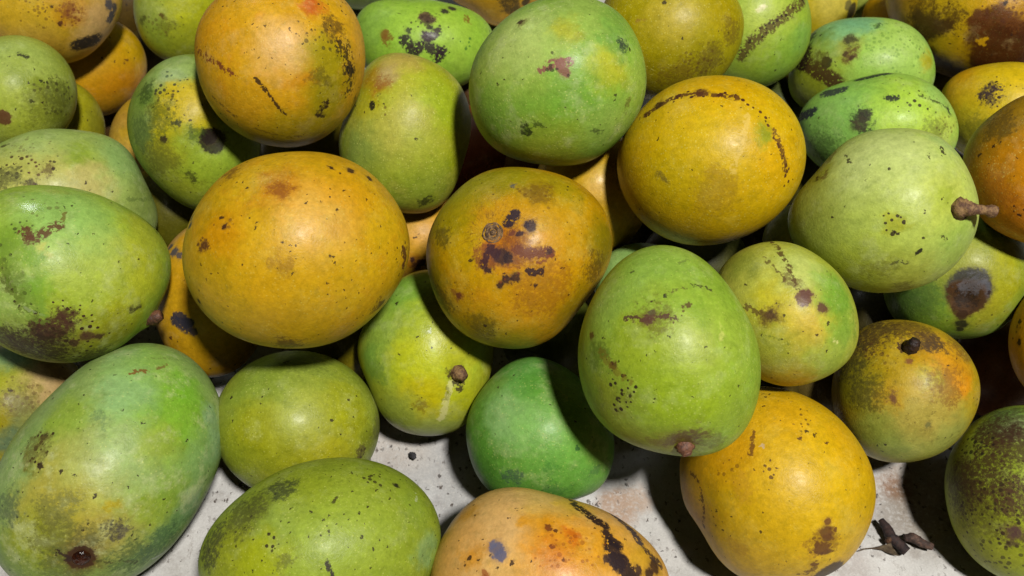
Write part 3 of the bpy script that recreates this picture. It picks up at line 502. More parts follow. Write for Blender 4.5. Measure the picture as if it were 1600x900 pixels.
make_mango('E', 'large egg shaped yellow green mango right of centre with its stubby stem end down', [(150, 184, 66), (164, 190, 74), (142, 178, 52)],
    [('p', 1040, 400, 60, (154, 190, 92), .7), ('p', 950, 470, 50, (160, 192, 96), .7), ('p', 1080, 545, 46, (190, 202, 106), .8), ('p', 1000, 540, 50, (166, 186, 50), .8), ('p', 1070, 640, 80, (160, 184, 36), .8), ('p', 1140, 520, 40, (166, 190, 76), .6), ('p', 925, 560, 30, (136, 164, 76), .7), ('p', 950, 620, 40, (150, 158, 50), .8), ('p', 1150, 640, 36, (146, 170, 50), .7), ('p', 1060, 690, 40, (138, 124, 50), .85), ('p', 1000, 690, 34, (150, 158, 70), .6),  # palest broad patch stands for a highlight put into the colour
     ('m', 1075, 684, 40, (96, 66, 40), .8), ('m', 1030, 690, 26, (110, 90, 50), .6), ('m', 1120, 690, 30, (90, 70, 40), .5),
     ('l', [(976, 501), (992, 498), (1008, 496), (1020, 495), (1042, 494), (1054, 500)], 6, (84, 56, 44), .92, .35), ('s', 1012, 498, 8, (92, 62, 54), .9), ('s', 1018, 487, 6, (84, 84, 60), .8), ('d', 1048, 497, 18, BRN, .8), ('m', 1020, 497, 40, BRN, .5),
     ('l', [(1068, 482), (1078, 474)], 4, BRN, .85, .2), ('l', [(1040, 458), (1060, 454), (1072, 451)], 4, (96, 96, 40), .8, .5), ('s', 1037, 462, 3.5, (50, 50, 30)), ('l', [(1080, 445), (1097, 448)], 3, DARK, .8, .3), ('l', [(1104, 449), (1112, 453)], 4, DARK, .8, .5), ('l', [(985, 425), (992, 423)], 2.5, DARK, .7, .3), ('l', [(1062, 412), (1077, 407)], 3, (96, 110, 50), .6, .3),
     ('d', 975, 598, 32, DARK, .95), ('d', 960, 575, 22, DARK, .9), ('d', 965, 630, 26, DARK, .95), ('d', 1005, 632, 14, DARK, .8), ('s', 924, 525, 6, BRN, .8), ('s', 943, 527, 3.5), ('s', 958, 570, 6, BRN, .8), ('s', 982, 618, 4), ('s', 965, 622, 4), ('m', 935, 555, 34, (90, 110, 30), .6), ('l', [(938, 548), (950, 565), (968, 584), (985, 596)], 8, (120, 100, 30), .6, .3),
     ('p', 1131, 520, 7, (214, 220, 130), .8)],
    dents=[(1070, 700, 36, .003)], lent=.5, speck=.35, smudge=.25, gain=(0.86, 0.88, 0.6))
make_mango('F', 'yellow mango at the upper right of centre with a long arc of dark dots', [(214, 168, 26), (222, 178, 34), (206, 158, 26)],
    [('p', 1030, 330, 70, (186, 156, 36), .7), ('p', 975, 270, 40, (190, 148, 30), .6), ('p', 1080, 250, 70, (216, 178, 46), .7), ('p', 1130, 130, 50, (224, 168, 34), .7), ('p', 1220, 260, 44, (222, 166, 18), .7), ('p', 1110, 330, 70, (204, 160, 28), .6), ('p', 1195, 209, 15, (148, 158, 44), .9), ('p', 1050, 280, 40, (196, 168, 44), .5),
     ('l', [(1168, 184), (1160, 215), (1146, 268)], 6, (226, 196, 104), .45, .35),
     ('l', [(1004, 184), (1024, 167), (1050, 153), (1095, 145), (1162, 158)], 14, (74, 40, 22), .97, 1.0), ('l', [(1010, 180), (1050, 154), (1095, 146), (1150, 153)], 6, (84, 46, 22), .9, .22), ('s', 1029, 164, 9, (64, 34, 20)), ('s', 1009, 179, 6, (84, 44, 22)), ('s', 1095, 144, 9, (84, 46, 24), .8), ('s', 1126, 148, 4, (74, 36, 20)), ('s', 1060, 150, 5, (74, 36, 20)),
     ('l', [(1174, 164), (1206, 196), (1222, 232), (1229, 300)], 11, (84, 50, 22), .95, 1.0), ('l', [(1210, 205), (1222, 236), (1227, 270)], 6, (92, 56, 24), .85, .25), ('m', 1034, 277, 14, (110, 96, 40), .7), ('m', 1120, 300, 50, (150, 118, 28), .5)],
    lent=.6, speck=.3, smudge=.2, rough=.38, gain=(1.0, 0.98, 0.5))
make_mango('G', 'pale green mango in the right half with a long knobbly stem on its side', [(180, 200, 98), (190, 206, 108), (170, 192, 80)],
    [('p', 1375, 250, 70, (200, 214, 132), .7), ('p', 1480, 310, 44, (190, 200, 84), .8), ('p', 1400, 370, 80, (182, 198, 80), .7), ('p', 1270, 330, 50, (158, 168, 64), .7), ('p', 1350, 440, 70, (166, 166, 54), .75), ('p', 1500, 380, 40, (150, 180, 72), .7), ('p', 1475, 310, 18, (168, 186, 60), .7), ('p', 1480, 225, 24, (160, 190, 110), .6), ('p', 1280, 270, 24, (150, 150, 60), .7), ('p', 1420, 430, 40, (170, 176, 60), .6),  # first pale patch paints the lit upper side into the skin
     ('m', 1277, 276, 12, DARK, .95), ('m', 1285, 278, 14, (90, 60, 30), .7), ('m', 1300, 244, 14, (110, 100, 40), .7), ('l', [(1321, 242), (1324, 248), (1329, 253)], 3, DARK, .85, .45), ('l', [(1472, 231), (1475, 238)], 4, DARK, .9, .4), ('l', [(1451, 240), (1452, 250)], 3, DARK, .8, .5), ('s', 1389, 264, 2), ('d', 1402, 350, 18, DARK, .9), ('s', 1395, 363, 4), ('s', 1404, 365, 3), ('p', 1402, 348, 14, (176, 170, 54), .7), ('l', [(1433, 396), (1438, 392)], 4.5, BLK, .95, .1), ('l', [(1392, 413), (1402, 408), (1418, 410)], 4, (80, 80, 40), .85, .4), ('l', [(1472, 370), (1480, 373)], 3, DARK, .8, .4), ('m', 1370, 420, 30, (110, 110, 30), .5), ('m', 1410, 448, 26, (90, 80, 30), .6), ('s', 1443, 372, 2.5), ('s', 1300, 338, 2.5)],
    dents=[(1497, 326, 26, .0030)], lent=.3, speck=.3, smudge=.2, rough=.42, bloom=0.3)
make_mango('H', 'dark green mango at the upper right with black patches, behind the pale stemmed one', [(110, 164, 72), (122, 172, 74), (100, 156, 62)],
    [('p', 1440, 190, 60, (146, 184, 62), .8), ('p', 1410, 160, 40, (126, 176, 62), .7), ('p', 1290, 190, 60, (100, 160, 84), .7), ('p', 1470, 150, 30, (110, 160, 90), .7), ('p', 1480, 205, 26, (140, 170, 80), .6),
     ('l', [(1343, 124), (1358, 121), (1374, 117), (1386, 115)], 8, (34, 36, 44), .97, .05), ('l', [(1288, 146), (1300, 144), (1316, 140)], 9, (52, 56, 58), .95, .1), ('l', [(1248, 184), (1256, 180), (1270, 174)], 9, (44, 46, 56), .97, .1), ('m', 1347, 186, 26, (54, 60, 40), .95), ('s', 1352, 180, 9, (48, 48, 40), .75), ('s', 1346, 193, 9, (60, 60, 44), .7), ('s', 1335, 198, 6, (60, 66, 44), .6),
     ('l', [(1385, 151), (1392, 153), (1400, 152)], 6, (44, 46, 42), .95, .25), ('d', 1425, 155, 30, DARK, .8), ('d', 1450, 160, 24, DARK, .6), ('l', [(1440, 150), (1458, 158), (1472, 164), (1482, 172)], 3.5, (60, 64, 30), .8, .4), ('m', 1483, 174, 12, (50, 56, 40), .9), ('m', 1290, 230, 40, (60, 80, 40), .6), ('m', 1460, 205, 30, (90, 96, 40), .6), ('d', 1480, 200, 30, BRN, .5)],
    lent=.35, speck=.45, smudge=.35, gain=(1.95, 1.5, 1.2))
make_mango('I', 'bright green mango at the upper right with a brown stripe across its left end', [(150, 194, 82), (162, 202, 92), (140, 186, 66)],
    [('p', 1420, 70, 44, (168, 206, 106), .7), ('p', 1310, 48, 34, (134, 190, 140), .85), ('p', 1345, 34, 26, (120, 180, 140), .8), ('p', 1265, 70, 30, (110, 140, 50), .8), ('p', 1285, 100, 34, (150, 172, 60), .7), ('p', 1260, 140, 44, (150, 150, 50), .8), ('p', 1450, 96, 14, (176, 160, 30), .8), ('p', 1325, 75, 18, (160, 150, 60), .6), ('p', 1450, 60, 20, (130, 180, 90), .5),
     ('l', [(1245, 88), (1262, 102), (1280, 112), (1296, 122), (1306, 130)], 12, (70, 44, 20), .95, .1), ('l', [(1258, 82), (1252, 98)], 13, (44, 30, 18), .95, .05), ('s', 1291, 97, 8, (54, 50, 22), .95), ('m', 1280, 95, 20, (80, 70, 24), .7), ('s', 1326, 62, 7, (90, 86, 50), .85), ('m', 1327, 62, 13, (70, 70, 40), .9), ('m', 1330, 84, 16, (90, 60, 30), .85), ('s', 1332, 90, 4, (70, 44, 24)), ('s', 1320, 84, 4, (80, 60, 34)), ('l', [(1370, 42), (1376, 38)], 4, (60, 84, 50), .85, .2), ('m', 1267, 60, 14, (50, 60, 24), .9), ('d', 1400, 70, 60, (80, 120, 40), .4)],
    lent=.25, speck=.3, smudge=.2, gain=(1.1, 1.05, 0.9))
make_mango('J', 'rotting yellow mango in the top right corner with big dark brown patches', [(196, 150, 30), (206, 160, 32), (170, 132, 30)],
    [('p', 1590, 40, 60, (222, 160, 22), .85), ('p', 1470, 20, 46, (178, 144, 38), .8), ('p', 1410, 10, 40, (180, 130, 30), .7), ('p', 1500, 90, 40, (176, 136, 26), .6),
     ('p', 1425, 80, 44, (58, 32, 16), .98, .25), ('p', 1465, 110, 44, (40, 22, 12), .98, .25), ('p', 1445, 45, 24, (58, 32, 16), .95, .3), ('p', 1500, 132, 34, (40, 22, 12), .98, .25), ('p', 1475, 40, 16, (70, 40, 18), .9, .25), ('p', 1400, 60, 30, (70, 40, 18), .95, .3), ('p', 1555, 52, 36, (74, 38, 16), .97, .2), ('p', 1585, 78, 44, (70, 36, 16), .97, .2), ('p', 1545, 95, 30, (70, 36, 16), .97, .25), ('p', 1625, 70, 40, (70, 36, 16), .97, .2), ('p', 1530, 35, 14, (84, 44, 18), .9, .25),
     ('p', 1535, 66, 7, (190, 140, 24), .95, .3), ('p', 1542, 60, 6, (190, 140, 24), .95, .3), ('m', 1440, 20, 34, (84, 60, 18), .8), ('m', 1480, 30, 30, (70, 44, 16), .8), ('s', 1527, 21, 6, (96, 56, 20)), ('s', 1567, 32, 5, (84, 44, 18)), ('d', 1570, 15, 40, (90, 50, 16), .8), ('m', 1590, 10, 40, (120, 70, 20), .5), ('s', 1572, 5, 3.5)],
    lent=.2, speck=.7, smudge=.5, rough=.32, orange=True, gain=(1.2, 1.2, 1.0))
make_mango('K', 'yellow mango at the upper right edge with one cluster of dark specks', [(220, 178, 34), (226, 186, 48), (214, 168, 30)],
    [('p', 1495, 125, 34, (224, 152, 24), .85), ('p', 1540, 150, 50, (222, 186, 60), .6), ('p', 1505, 225, 44, (174, 176, 44), .8), ('p', 1590, 110, 40, (222, 180, 24), .6),
     ('l', [(1532, 150), (1548, 142), (1562, 138)], 8, (66, 50, 50), .92, .5), ('d', 1555, 138, 26, DARK, .95), ('d', 1575, 128, 20, DARK, .8), ('m', 1542, 147, 22, (60, 44, 44), .9), ('m', 1525, 200, 22, (110, 110, 30), .6)], lent=.3, speck=.3, smudge=.2)
make_mango('L', 'orange mango cut by the right edge, just behind the tip of the long stem', [(196, 130, 20), (206, 138, 18), (180, 124, 26)],
    [('p', 1580, 170, 60, (164, 124, 34), .9), ('p', 1520, 230, 40, (176, 130, 28), .8), ('p', 1580, 300, 60, (212, 122, 14), .8), ('p', 1530, 320, 40, (186, 120, 20), .7), ('p', 1595, 255, 40, (210, 140, 20), .6),
     ('m', 1560, 195, 34, (96, 76, 24), .7), ('s', 1592, 335, 3.5, BLK), ('s', 1552, 230, 2.5), ('l', [(1529, 244), (1534, 240)], 2.5), ('m', 1555, 300, 40, (150, 80, 20), .4)], lent=.75, speck=.35, smudge=.35, orange=True)
make_mango('M', 'small yellow green mango right of centre with two round brown spots', [(174, 182, 62), (186, 188, 72), (160, 172, 52)],
    [('p', 1240, 490, 60, (206, 184, 62), .85), ('p', 1255, 520, 34, (214, 180, 66), .7), ('p', 1250, 420, 40, (192, 204, 110), .8), ('p', 1310, 460, 40, (112, 164, 50), .85), ('p', 1322, 520, 26, (116, 158, 50), .8), ('p', 1230, 590, 40, (200, 132, 44), .85), ('p', 1180, 540, 40, (170, 172, 50), .6), ('p', 1160, 410, 30, (140, 150, 50), .8), ('p', 1200, 560, 60, (166, 172, 54), .7), ('p', 1300, 560, 40, (150, 176, 60), .6),
     ('s', 1256, 466, 13, (96, 58, 44)), ('s', 1260, 460, 9, (96, 58, 44)), ('s', 1286, 481, 9, (92, 54, 38)), ('s', 1205, 492, 7, (74, 48, 30)), ('p', 1203, 492, 17, (130, 100, 40), .7), ('m', 1200, 490, 22, (80, 60, 30), .7), ('l', [(1168, 478), (1184, 488), (1205, 492)], 6, (96, 70, 34), .8, .3),
     ('l', [(1200, 377), (1216, 388), (1228, 405), (1238, 428), (1246, 452)], 5, (86, 66, 30), .92, .45), ('l', [(1196, 402), (1210, 422), (1226, 435)], 4, (90, 70, 30), .8, .5), ('l', [(1284, 398), (1298, 424), (1300, 455)], 3, (110, 110, 40), .6, .5), ('m', 1235, 432, 22, (96, 70, 34), .7), ('l', [(1200, 525), (1220, 530), (1234, 538)], 2.5, (110, 120, 40), .6, .4), ('p', 1307, 538, 4, (220, 220, 130), .8)],
    lent=.5, speck=.45, smudge=.25)
make_mango('N', 'large bright yellow mango at the lower right with a brown blemish cluster near its bottom', [(222, 172, 34), (228, 182, 40), (218, 164, 32)],
    [('p', 1215, 680, 70, (232, 178, 56), .7), ('p', 1270, 760, 80, (228, 184, 34), .7), ('p', 1180, 780, 50, (226, 176, 44), .6), ('p', 1085, 800, 34, (206, 160, 80), .8), ('p', 1130, 700, 50, (228, 162, 36), .7), ('p', 1340, 820, 40, (212, 168, 24), .7), ('p', 1180, 860, 60, (212, 168, 50), .7), ('p', 1320, 700, 34, (226, 172, 16), .6), ('p', 1230, 640, 40, (230, 170, 40), .5), ('p', 1085, 735, 24, (200, 148, 50), .7),
     ('s', 1291, 832, 10, (96, 62, 34)), ('s', 1284, 858, 11, (92, 56, 30)), ('s', 1292, 840, 7, (80, 50, 40)), ('s', 1294, 814, 6, (110, 70, 36)), ('s', 1271, 881, 6, (110, 72, 30)), ('s', 1276, 850, 5, BRN), ('s', 1305, 828, 4, (110, 70, 36)), ('s', 1292, 862, 6, (90, 56, 30)), ('d', 1285, 850, 30, BRN, .7), ('m', 1287, 850, 34, (120, 80, 30), .6), ('s', 1296, 893, 24, (70, 58, 52)), ('s', 1312, 888, 14, (84, 70, 60)), ('m', 1265, 893, 16, BRN, .8),
     ('l', [(1080, 738), (1090, 748), (1096, 770), (1100, 800), (1101, 824)], 4, (92, 60, 26), .85, .4), ('l', [(1179, 676), (1175, 692), (1171, 710)], 4, (120, 78, 24), .9, .1), ('s', 1249, 682, 4, BRN, .9), ('s', 1261, 674, 3), ('d', 1262, 665, 20, BRN, .7), ('s', 1215, 732, 3, BRN), ('d', 1208, 735, 18, BRN, .8), ('s', 1292, 692, 3, BRN), ('m', 1150, 850, 24, (170, 130, 34), .6), ('s', 1191, 697, 4, (200, 176, 140), .8), ('m', 1160, 760, 30, (190, 140, 40), .4), ('d', 1140, 735, 26, BRN, .5)],
    dents=[(1098, 790, 40, .0022), (1075, 790, 30, -.002)], lent=.25, speck=.65, smudge=.12, gain=(0.98, 0.93, 0.8))
make_mango('O', 'small russet yellow mango at the lower right with a dark stem stub in its hollow', [(188, 152, 52), (196, 158, 50), (174, 142, 44)],
    [('p', 1440, 690, 70, (150, 164, 72), .85), ('p', 1380, 680, 50, (140, 156, 64), .8), ('p', 1470, 560, 44, (216, 150, 54), .8), ('p', 1500, 590, 30, (216, 140, 44), .7), ('p', 1508, 604, 14, (232, 144, 14), .9), ('p', 1435, 600, 26, (206, 168, 36), .8), ('p', 1400, 570, 34, (192, 152, 30), .7), ('p', 1330, 600, 40, (140, 134, 52), .8), ('p', 1450, 640, 50, (186, 160, 70), .7), ('p', 1390, 620, 20, (216, 160, 40), .6), ('p', 1490, 680, 30, (160, 164, 80), .6), ('p', 1455, 590, 16, (186, 180, 40), .5),
     ('m', 1365, 520, 50, (66, 48, 30), .85), ('m', 1330, 560, 44, (60, 54, 30), .75), ('m', 1462, 538, 26, (70, 56, 40), .9), ('m', 1445, 530, 26, (84, 64, 44), .8), ('m', 1420, 510, 40, (80, 56, 30), .7), ('m', 1350, 610, 40, (70, 66, 30), .7), ('m', 1480, 600, 40, (120, 80, 30), .6), ('m', 1500, 545, 30, (96, 60, 30), .6), ('s', 1393, 623, 5, (120, 80, 50), .8), ('m', 1392, 622, 16, (110, 76, 50), .7), ('s', 1449, 664, 5, (110, 110, 60), .8), ('s', 1419, 563, 5, (130, 80, 50), .8), ('l', [(1405, 540), (1410, 548), (1420, 552), (1432, 548)], 5, (60, 36, 28), .9, .1), ('d', 1380, 545, 40, BRN, .5)],
    dents=[(1422, 542, 16, .0035)], lent=.3, speck=.6, smudge=.8)
make_mango('P', 'shaded green mango at the right with one big sunken brown rot spot', [(122, 160, 58), (134, 170, 66), (104, 148, 56)],
    [('p', 1560, 430, 50, (176, 176, 54), .85), ('p', 1490, 410, 50, (160, 176, 66), .7), ('p', 1420, 480, 44, (96, 150, 80), .7), ('p', 1530, 490, 36, (170, 172, 44), .7), ('p', 1470, 500, 36, (120, 168, 56), .6),
     ('s', 1514, 450, 31, (58, 56, 58), .95), ('s', 1532, 452, 14, (84, 86, 96), .85), ('s', 1506, 461, 25, (74, 48, 22), .97), ('s', 1514, 464, 23, (70, 46, 20), .97), ('s', 1505, 480, 15, (70, 46, 22), .95), ('m', 1510, 462, 26, (34, 24, 16), .8), ('m', 1516, 440, 24, (110, 110, 116), .6), ('s', 1503, 492, 8, (60, 40, 24)), ('s', 1502, 506, 9, (34, 34, 24)), ('s', 1498, 515, 6, (34, 34, 24)), ('s', 1547, 456, 3), ('d', 1540, 500, 14, DARK, .6), ('m', 1440, 470, 40, (80, 110, 50), .5)],
    dents=[(1510, 462, 24, .0045), (1490, 450, 12, -.0008), (1532, 462, 12, -.0008)], lent=.3, speck=.2, smudge=.3, gain=(1.0, 0.86, 0.7))
make_mango('Q', 'brown mottled green mango at the bottom right, cut by the right edge', [(142, 164, 44), (154, 172, 52), (130, 150, 40)],
    [('p', 1575, 655, 34, (124, 172, 80), .85), ('p', 1590, 668, 26, (170, 176, 130), .6), ('p', 1530, 850, 60, (166, 160, 54), .8), ('p', 1560, 760, 60, (158, 176, 40), .6), ('p', 1495, 720, 34, (110, 112, 44), .7), ('p', 1580, 850, 50, (160, 160, 60), .5),
     ('m', 1555, 675, 44, (62, 40, 26), .92), ('m', 1530, 745, 60, (66, 40, 28), .9), ('m', 1590, 700, 50, (66, 40, 30), .85), ('m', 1590, 780, 40, (76, 46, 36), .9), ('m', 1500, 760, 50, (60, 44, 24), .7), ('m', 1582, 835, 26, (84, 60, 50), .85), ('m', 1530, 800, 50, (70, 50, 30), .6), ('m', 1570, 655, 50, (60, 44, 30), .7), ('d', 1545, 790, 60, (50, 36, 24), .8), ('d', 1560, 860, 60, (60, 44, 24), .7), ('s', 1583, 832, 9, (90, 64, 60), .8), ('d', 1520, 700, 40, BLK, .8)],
    lent=.3, speck=.8, smudge=.8, rough=.44)
make_mango('R', 'orange yellow mango sliver at the right edge with two dark spots', [(206, 148, 28), (214, 156, 30)],
    [('p', 1590, 560, 30, (200, 140, 24), .6), ('s', 1592, 535, 4.5, BLK), ('s', 1594, 502, 3.5, BLK), ('d', 1592, 505, 12, DARK, .6)], lent=.2, speck=.3, smudge=.15)
make_mango('S', 'deep green flat sided mango at the bottom centre standing on the sheet', [(92, 162, 62), (104, 172, 72), (82, 150, 54)],
    [('p', 870, 595, 40, (112, 168, 52), .7), ('p', 905, 680, 34, (112, 170, 58), .6), ('p', 770, 600, 26, (120, 172, 80), .6), ('p', 800, 650, 46, (136, 192, 128), .85), ('p', 860, 650, 60, (112, 180, 80), .7), ('p', 825, 580, 40, (96, 170, 84), .7), ('p', 840, 605, 30, (74, 146, 40), .6), ('p', 900, 720, 40, (100, 172, 70), .6), ('p', 940, 700, 26, (120, 170, 80), .6), ('p', 760, 740, 30, (74, 140, 50), .7), ('p', 840, 760, 40, (84, 150, 60), .6),
     ('s', 901, 701, 4, (50, 96, 40)), ('s', 928, 696, 5, (80, 130, 30), .7), ('m', 802, 748, 24, (70, 96, 70), .85), ('m', 930, 735, 22, (70, 110, 60), .6), ('m', 862, 735, 16, (60, 120, 40), .6), ('s', 919, 775, 4, (40, 60, 40)), ('m', 870, 765, 20, (60, 110, 50), .5)],
    dents=[(905, 790, 30, .002)], lent=.5, speck=.2, smudge=.25, rough=.42, bloom=0.3, gain=(1.15, 0.93, 0.8))
make_mango('T', 'peach and orange mango at the bottom edge with a row of black rot spots', [(228, 170, 84), (232, 182, 112), (226, 164, 66)],
    [('p', 780, 800, 70, (228, 178, 114), .85), ('p', 720, 860, 50, (222, 160, 84), .7), ('p', 860, 810, 40, (218, 152, 28), .8), ('p', 880, 860, 60, (232, 146, 16), .85), ('p', 950, 860, 50, (228, 152, 34), .8), ('p', 1010, 880, 34, (206, 150, 30), .7), ('p', 895, 836, 14, (206, 100, 12), .8), ('p', 865, 870, 24, (216, 110, 10), .6), ('p', 850, 780, 40, (222, 180, 100), .7), ('p', 730, 800, 20, (210, 140, 50), .7), ('p', 820, 818, 10, (226, 146, 14), .7), ('p', 740, 870, 18, (220, 140, 30), .7), ('p', 900, 790, 30, (218, 170, 60), .7),
     ('l', [(900, 790), (912, 798), (925, 808), (938, 818), (945, 822)], 10, (40, 26, 28), .97, .1), ('l', [(884, 778), (900, 786)], 6, (60, 44, 40), .9, .2), ('l', [(948, 836), (958, 846), (967, 852)], 10, (42, 28, 30), .97, .05), ('l', [(956, 856), (962, 872), (974, 884), (984, 898), (990, 908)], 15, (36, 24, 28), .97, .05), ('s', 966, 878, 16, (40, 26, 30)), ('s', 947, 874, 6, (44, 28, 30)), ('s', 998, 892, 8, (60, 40, 34)), ('s', 1022, 885, 11, (50, 30, 30)), ('s', 1015, 897, 9, (50, 30, 30)), ('l', [(960, 806), (975, 818), (990, 832), (1000, 848)], 10, (66, 60, 66), .95, .1), ('l', [(1010, 862), (1022, 874), (1032, 884)], 8, (60, 46, 44), .9, .3),
     ('s', 857, 827, 6, (110, 56, 20), .9), ('s', 867, 831, 4, (80, 40, 20)), ('s', 882, 874, 3.5, (96, 50, 16)), ('s', 861, 854, 4, (120, 60, 16)), ('s', 775, 858, 11, (98, 98, 122), .95), ('s', 782, 868, 10, (98, 98, 122), .95), ('s', 768, 852, 7, (104, 104, 128), .9), ('s', 734, 871, 4, BLK), ('s', 801, 880, 4), ('d', 890, 860, 60, (140, 70, 16), .5), ('s', 795, 810, 2.5), ('s', 757, 898, 6, (160, 90, 40), .8)],
    lent=.2, speck=.55, smudge=.1, orange=True, gain=(0.97, 1.03, 0.95))
make_mango('U', 'large olive green mango at the bottom edge sprinkled with fine dark specks', [(150, 168, 56), (160, 176, 64), (142, 160, 46)],
    [('p', 430, 800, 50, (140, 160, 70), .7), ('p', 450, 790, 40, (156, 176, 90), .6), ('p', 360, 860, 50, (154, 158, 42), .7), ('p', 560, 820, 60, (160, 180, 70), .6), ('p', 665, 860, 26, (150, 184, 130), .85), ('p', 500, 850, 60, (160, 182, 66), .6), ('p', 600, 730, 50, (138, 160, 56), .6), ('p', 400, 790, 30, (120, 130, 40), .7), ('p', 650, 800, 30, (146, 170, 70), .5), ('p', 470, 765, 40, (156, 170, 44), .6), ('p', 410, 880, 40, (176, 176, 36), .7),
     ('s', 618, 758, 4.5, BLK), ('l', [(511, 878), (515, 888), (519, 898)], 4, (54, 46, 40), .95, .1), ('d', 585, 754, 26, DARK, .8), ('d', 425, 855, 20, DARK, .9), ('l', [(505, 812), (515, 804)], 3, DARK, .8, .4), ('l', [(520, 785), (525, 778)], 3, DARK, .8, .3), ('m', 440, 765, 34, (60, 66, 40), .85), ('m', 380, 800, 50, (70, 70, 36), .7), ('m', 330, 850, 40, (60, 60, 44), .8), ('s', 485, 800, 2.5), ('s', 551, 767, 2.5), ('s', 582, 859, 2.5), ('s', 566, 840, 2.5), ('m', 445, 880, 22, (90, 90, 40), .6), ('l', [(650, 772), (651, 783)], 2, (190, 200, 150), .7, .2)],
    dents=[(672, 868, 24, .002)], lent=.6, speck=.9, smudge=.45, gain=(0.92, 0.94, 0.65))
make_mango('V', 'plain green yellow mango right beside the largest long green one at the lower left', [(158, 172, 64), (168, 180, 72), (148, 160, 50)],
    [('p', 500, 680, 70, (190, 172, 56), .8), ('p', 540, 640, 44, (176, 172, 50), .7), ('p', 450, 640, 60, (174, 186, 86), .7), ('p', 400, 600, 50, (142, 164, 66), .7), ('p', 370, 700, 50, (160, 160, 46), .6), ('p', 570, 590, 34, (140, 156, 54), .7), ('p', 440, 730, 50, (158, 152, 40), .6), ('p', 580, 690, 24, (136, 136, 56), .7), ('p', 480, 570, 40, (150, 170, 76), .6), ('p', 400, 670, 40, (176, 168, 50), .7),
     ('l', [(446, 566), (451, 564)], 3, DARK, .9, .1), ('s', 519, 657, 2.5), ('s', 362, 620, 3), ('m', 565, 705, 16, (84, 70, 40), .8), ('d', 565, 706, 14, DARK, .7), ('m', 590, 670, 30, (90, 90, 50), .6), ('m', 470, 560, 60, (100, 110, 40), .5), ('m', 380, 560, 40, (110, 116, 50), .5)],
    lent=.65, speck=.25, smudge=.35, gain=(0.86, 0.88, 0.62))
make_mango('W', 'largest mango, long and pale green, with a dark sap scar at its lower end', [(146, 180, 96), (158, 188, 110), (134, 174, 76)],
    [('p', 335, 700, 26, (152, 190, 162), .7), ('p', 295, 790, 30, (150, 184, 156), .7), ('p', 200, 560, 30, (156, 194, 150), .6), ('p', 270, 640, 60, (132, 184, 46), .85), ('p', 230, 575, 50, (150, 194, 86), .7), ('p', 290, 610, 26, (124, 184, 50), .7), ('p', 195, 610, 40, (152, 194, 132), .8), ('p', 105, 650, 34, (150, 178, 60), .8), ('p', 100, 750, 60, (184, 172, 66), .8), ('p', 60, 800, 50, (172, 164, 70), .8), ('p', 140, 790, 44, (190, 168, 50), .8), ('p', 240, 800, 40, (158, 176, 46), .8), ('p', 50, 860, 50, (158, 158, 44), .8), ('p', 160, 840, 40, (176, 160, 76), .8), ('p', 200, 850, 30, (170, 168, 80), .6), ('p', 275, 820, 34, (118, 160, 96), .8), ('p', 240, 880, 40, (110, 140, 80), .8), ('p', 320, 720, 40, (140, 182, 110), .7), ('p', 20, 890, 40, (120, 150, 70), .7), ('p', 330, 650, 20, (150, 186, 150), .7), ('p', 180, 720, 60, (166, 190, 120), .6), ('p', 30, 730, 30, (150, 180, 110), .7), ('p', 150, 900, 40, (120, 140, 60), .7), ('p', 270, 760, 30, (136, 172, 60), .6), ('p', 250, 690, 30, (160, 176, 60), .6),
     ('p', 40, 722, 10, (120, 110, 20), .8), ('p', 50, 733, 9, (130, 110, 20), .8), ('p', 178, 786, 7, (190, 160, 10), .7), ('p', 170, 795, 6, (190, 160, 20), .7), ('p', 212, 785, 5, (140, 170, 20), .8),
     ('d', 62, 690, 26, (56, 44, 26), .97), ('d', 60, 715, 20, (50, 40, 24), .97), ('s', 71, 682, 6, (70, 60, 34)), ('s', 58, 699, 4), ('s', 63, 727, 4.5), ('s', 73, 705, 3), ('s', 54, 715, 3), ('m', 58, 700, 30, (100, 90, 40), .7), ('s', 96, 735, 3), ('s', 149, 777, 2.5), ('s', 293, 688, 2.5), ('l', [(205, 582), (218, 580), (228, 580)], 5, (130, 80, 34), .85, .4), ('l', [(245, 574), (260, 570)], 3, (120, 80, 40), .7, .4), ('l', [(236, 560), (280, 562)], 3, (110, 120, 60), .5, .5),
     ('m', 180, 826, 20, (70, 66, 56), .9), ('m', 190, 832, 16, (80, 70, 70), .7), ('m', 90, 800, 40, (110, 112, 54), .7), ('m', 80, 840, 44, (100, 100, 40), .7), ('m', 140, 840, 26, (90, 90, 44), .7), ('m', 10, 790, 34, (80, 96, 70), .7), ('m', 210, 870, 44, (60, 84, 40), .7), ('m', 250, 850, 44, (66, 96, 60), .7), ('m', 100, 890, 50, (70, 84, 40), .6), ('s', 127, 871, 19, (60, 30, 14), .95), ('p', 125, 868, 34, (120, 90, 30), .7), ('l', [(92, 862), (100, 868), (110, 872)], 5, (50, 34, 26), .9, .4), ('l', [(150, 875), (190, 876), (215, 878)], 4, (60, 60, 20), .7, .5), ('l', [(236, 874), (252, 866), (265, 856)], 3, (190, 200, 190), .5, .3), ('m', 160, 655, 20, (90, 120, 80), .5), ('s', 194, 640, 2)],
    dents=[(127, 871, 30, .003)], lent=.55, speck=.45, smudge=.4, rough=.40, bloom=0.6, gain=(0.96, 0.95, 0.82))
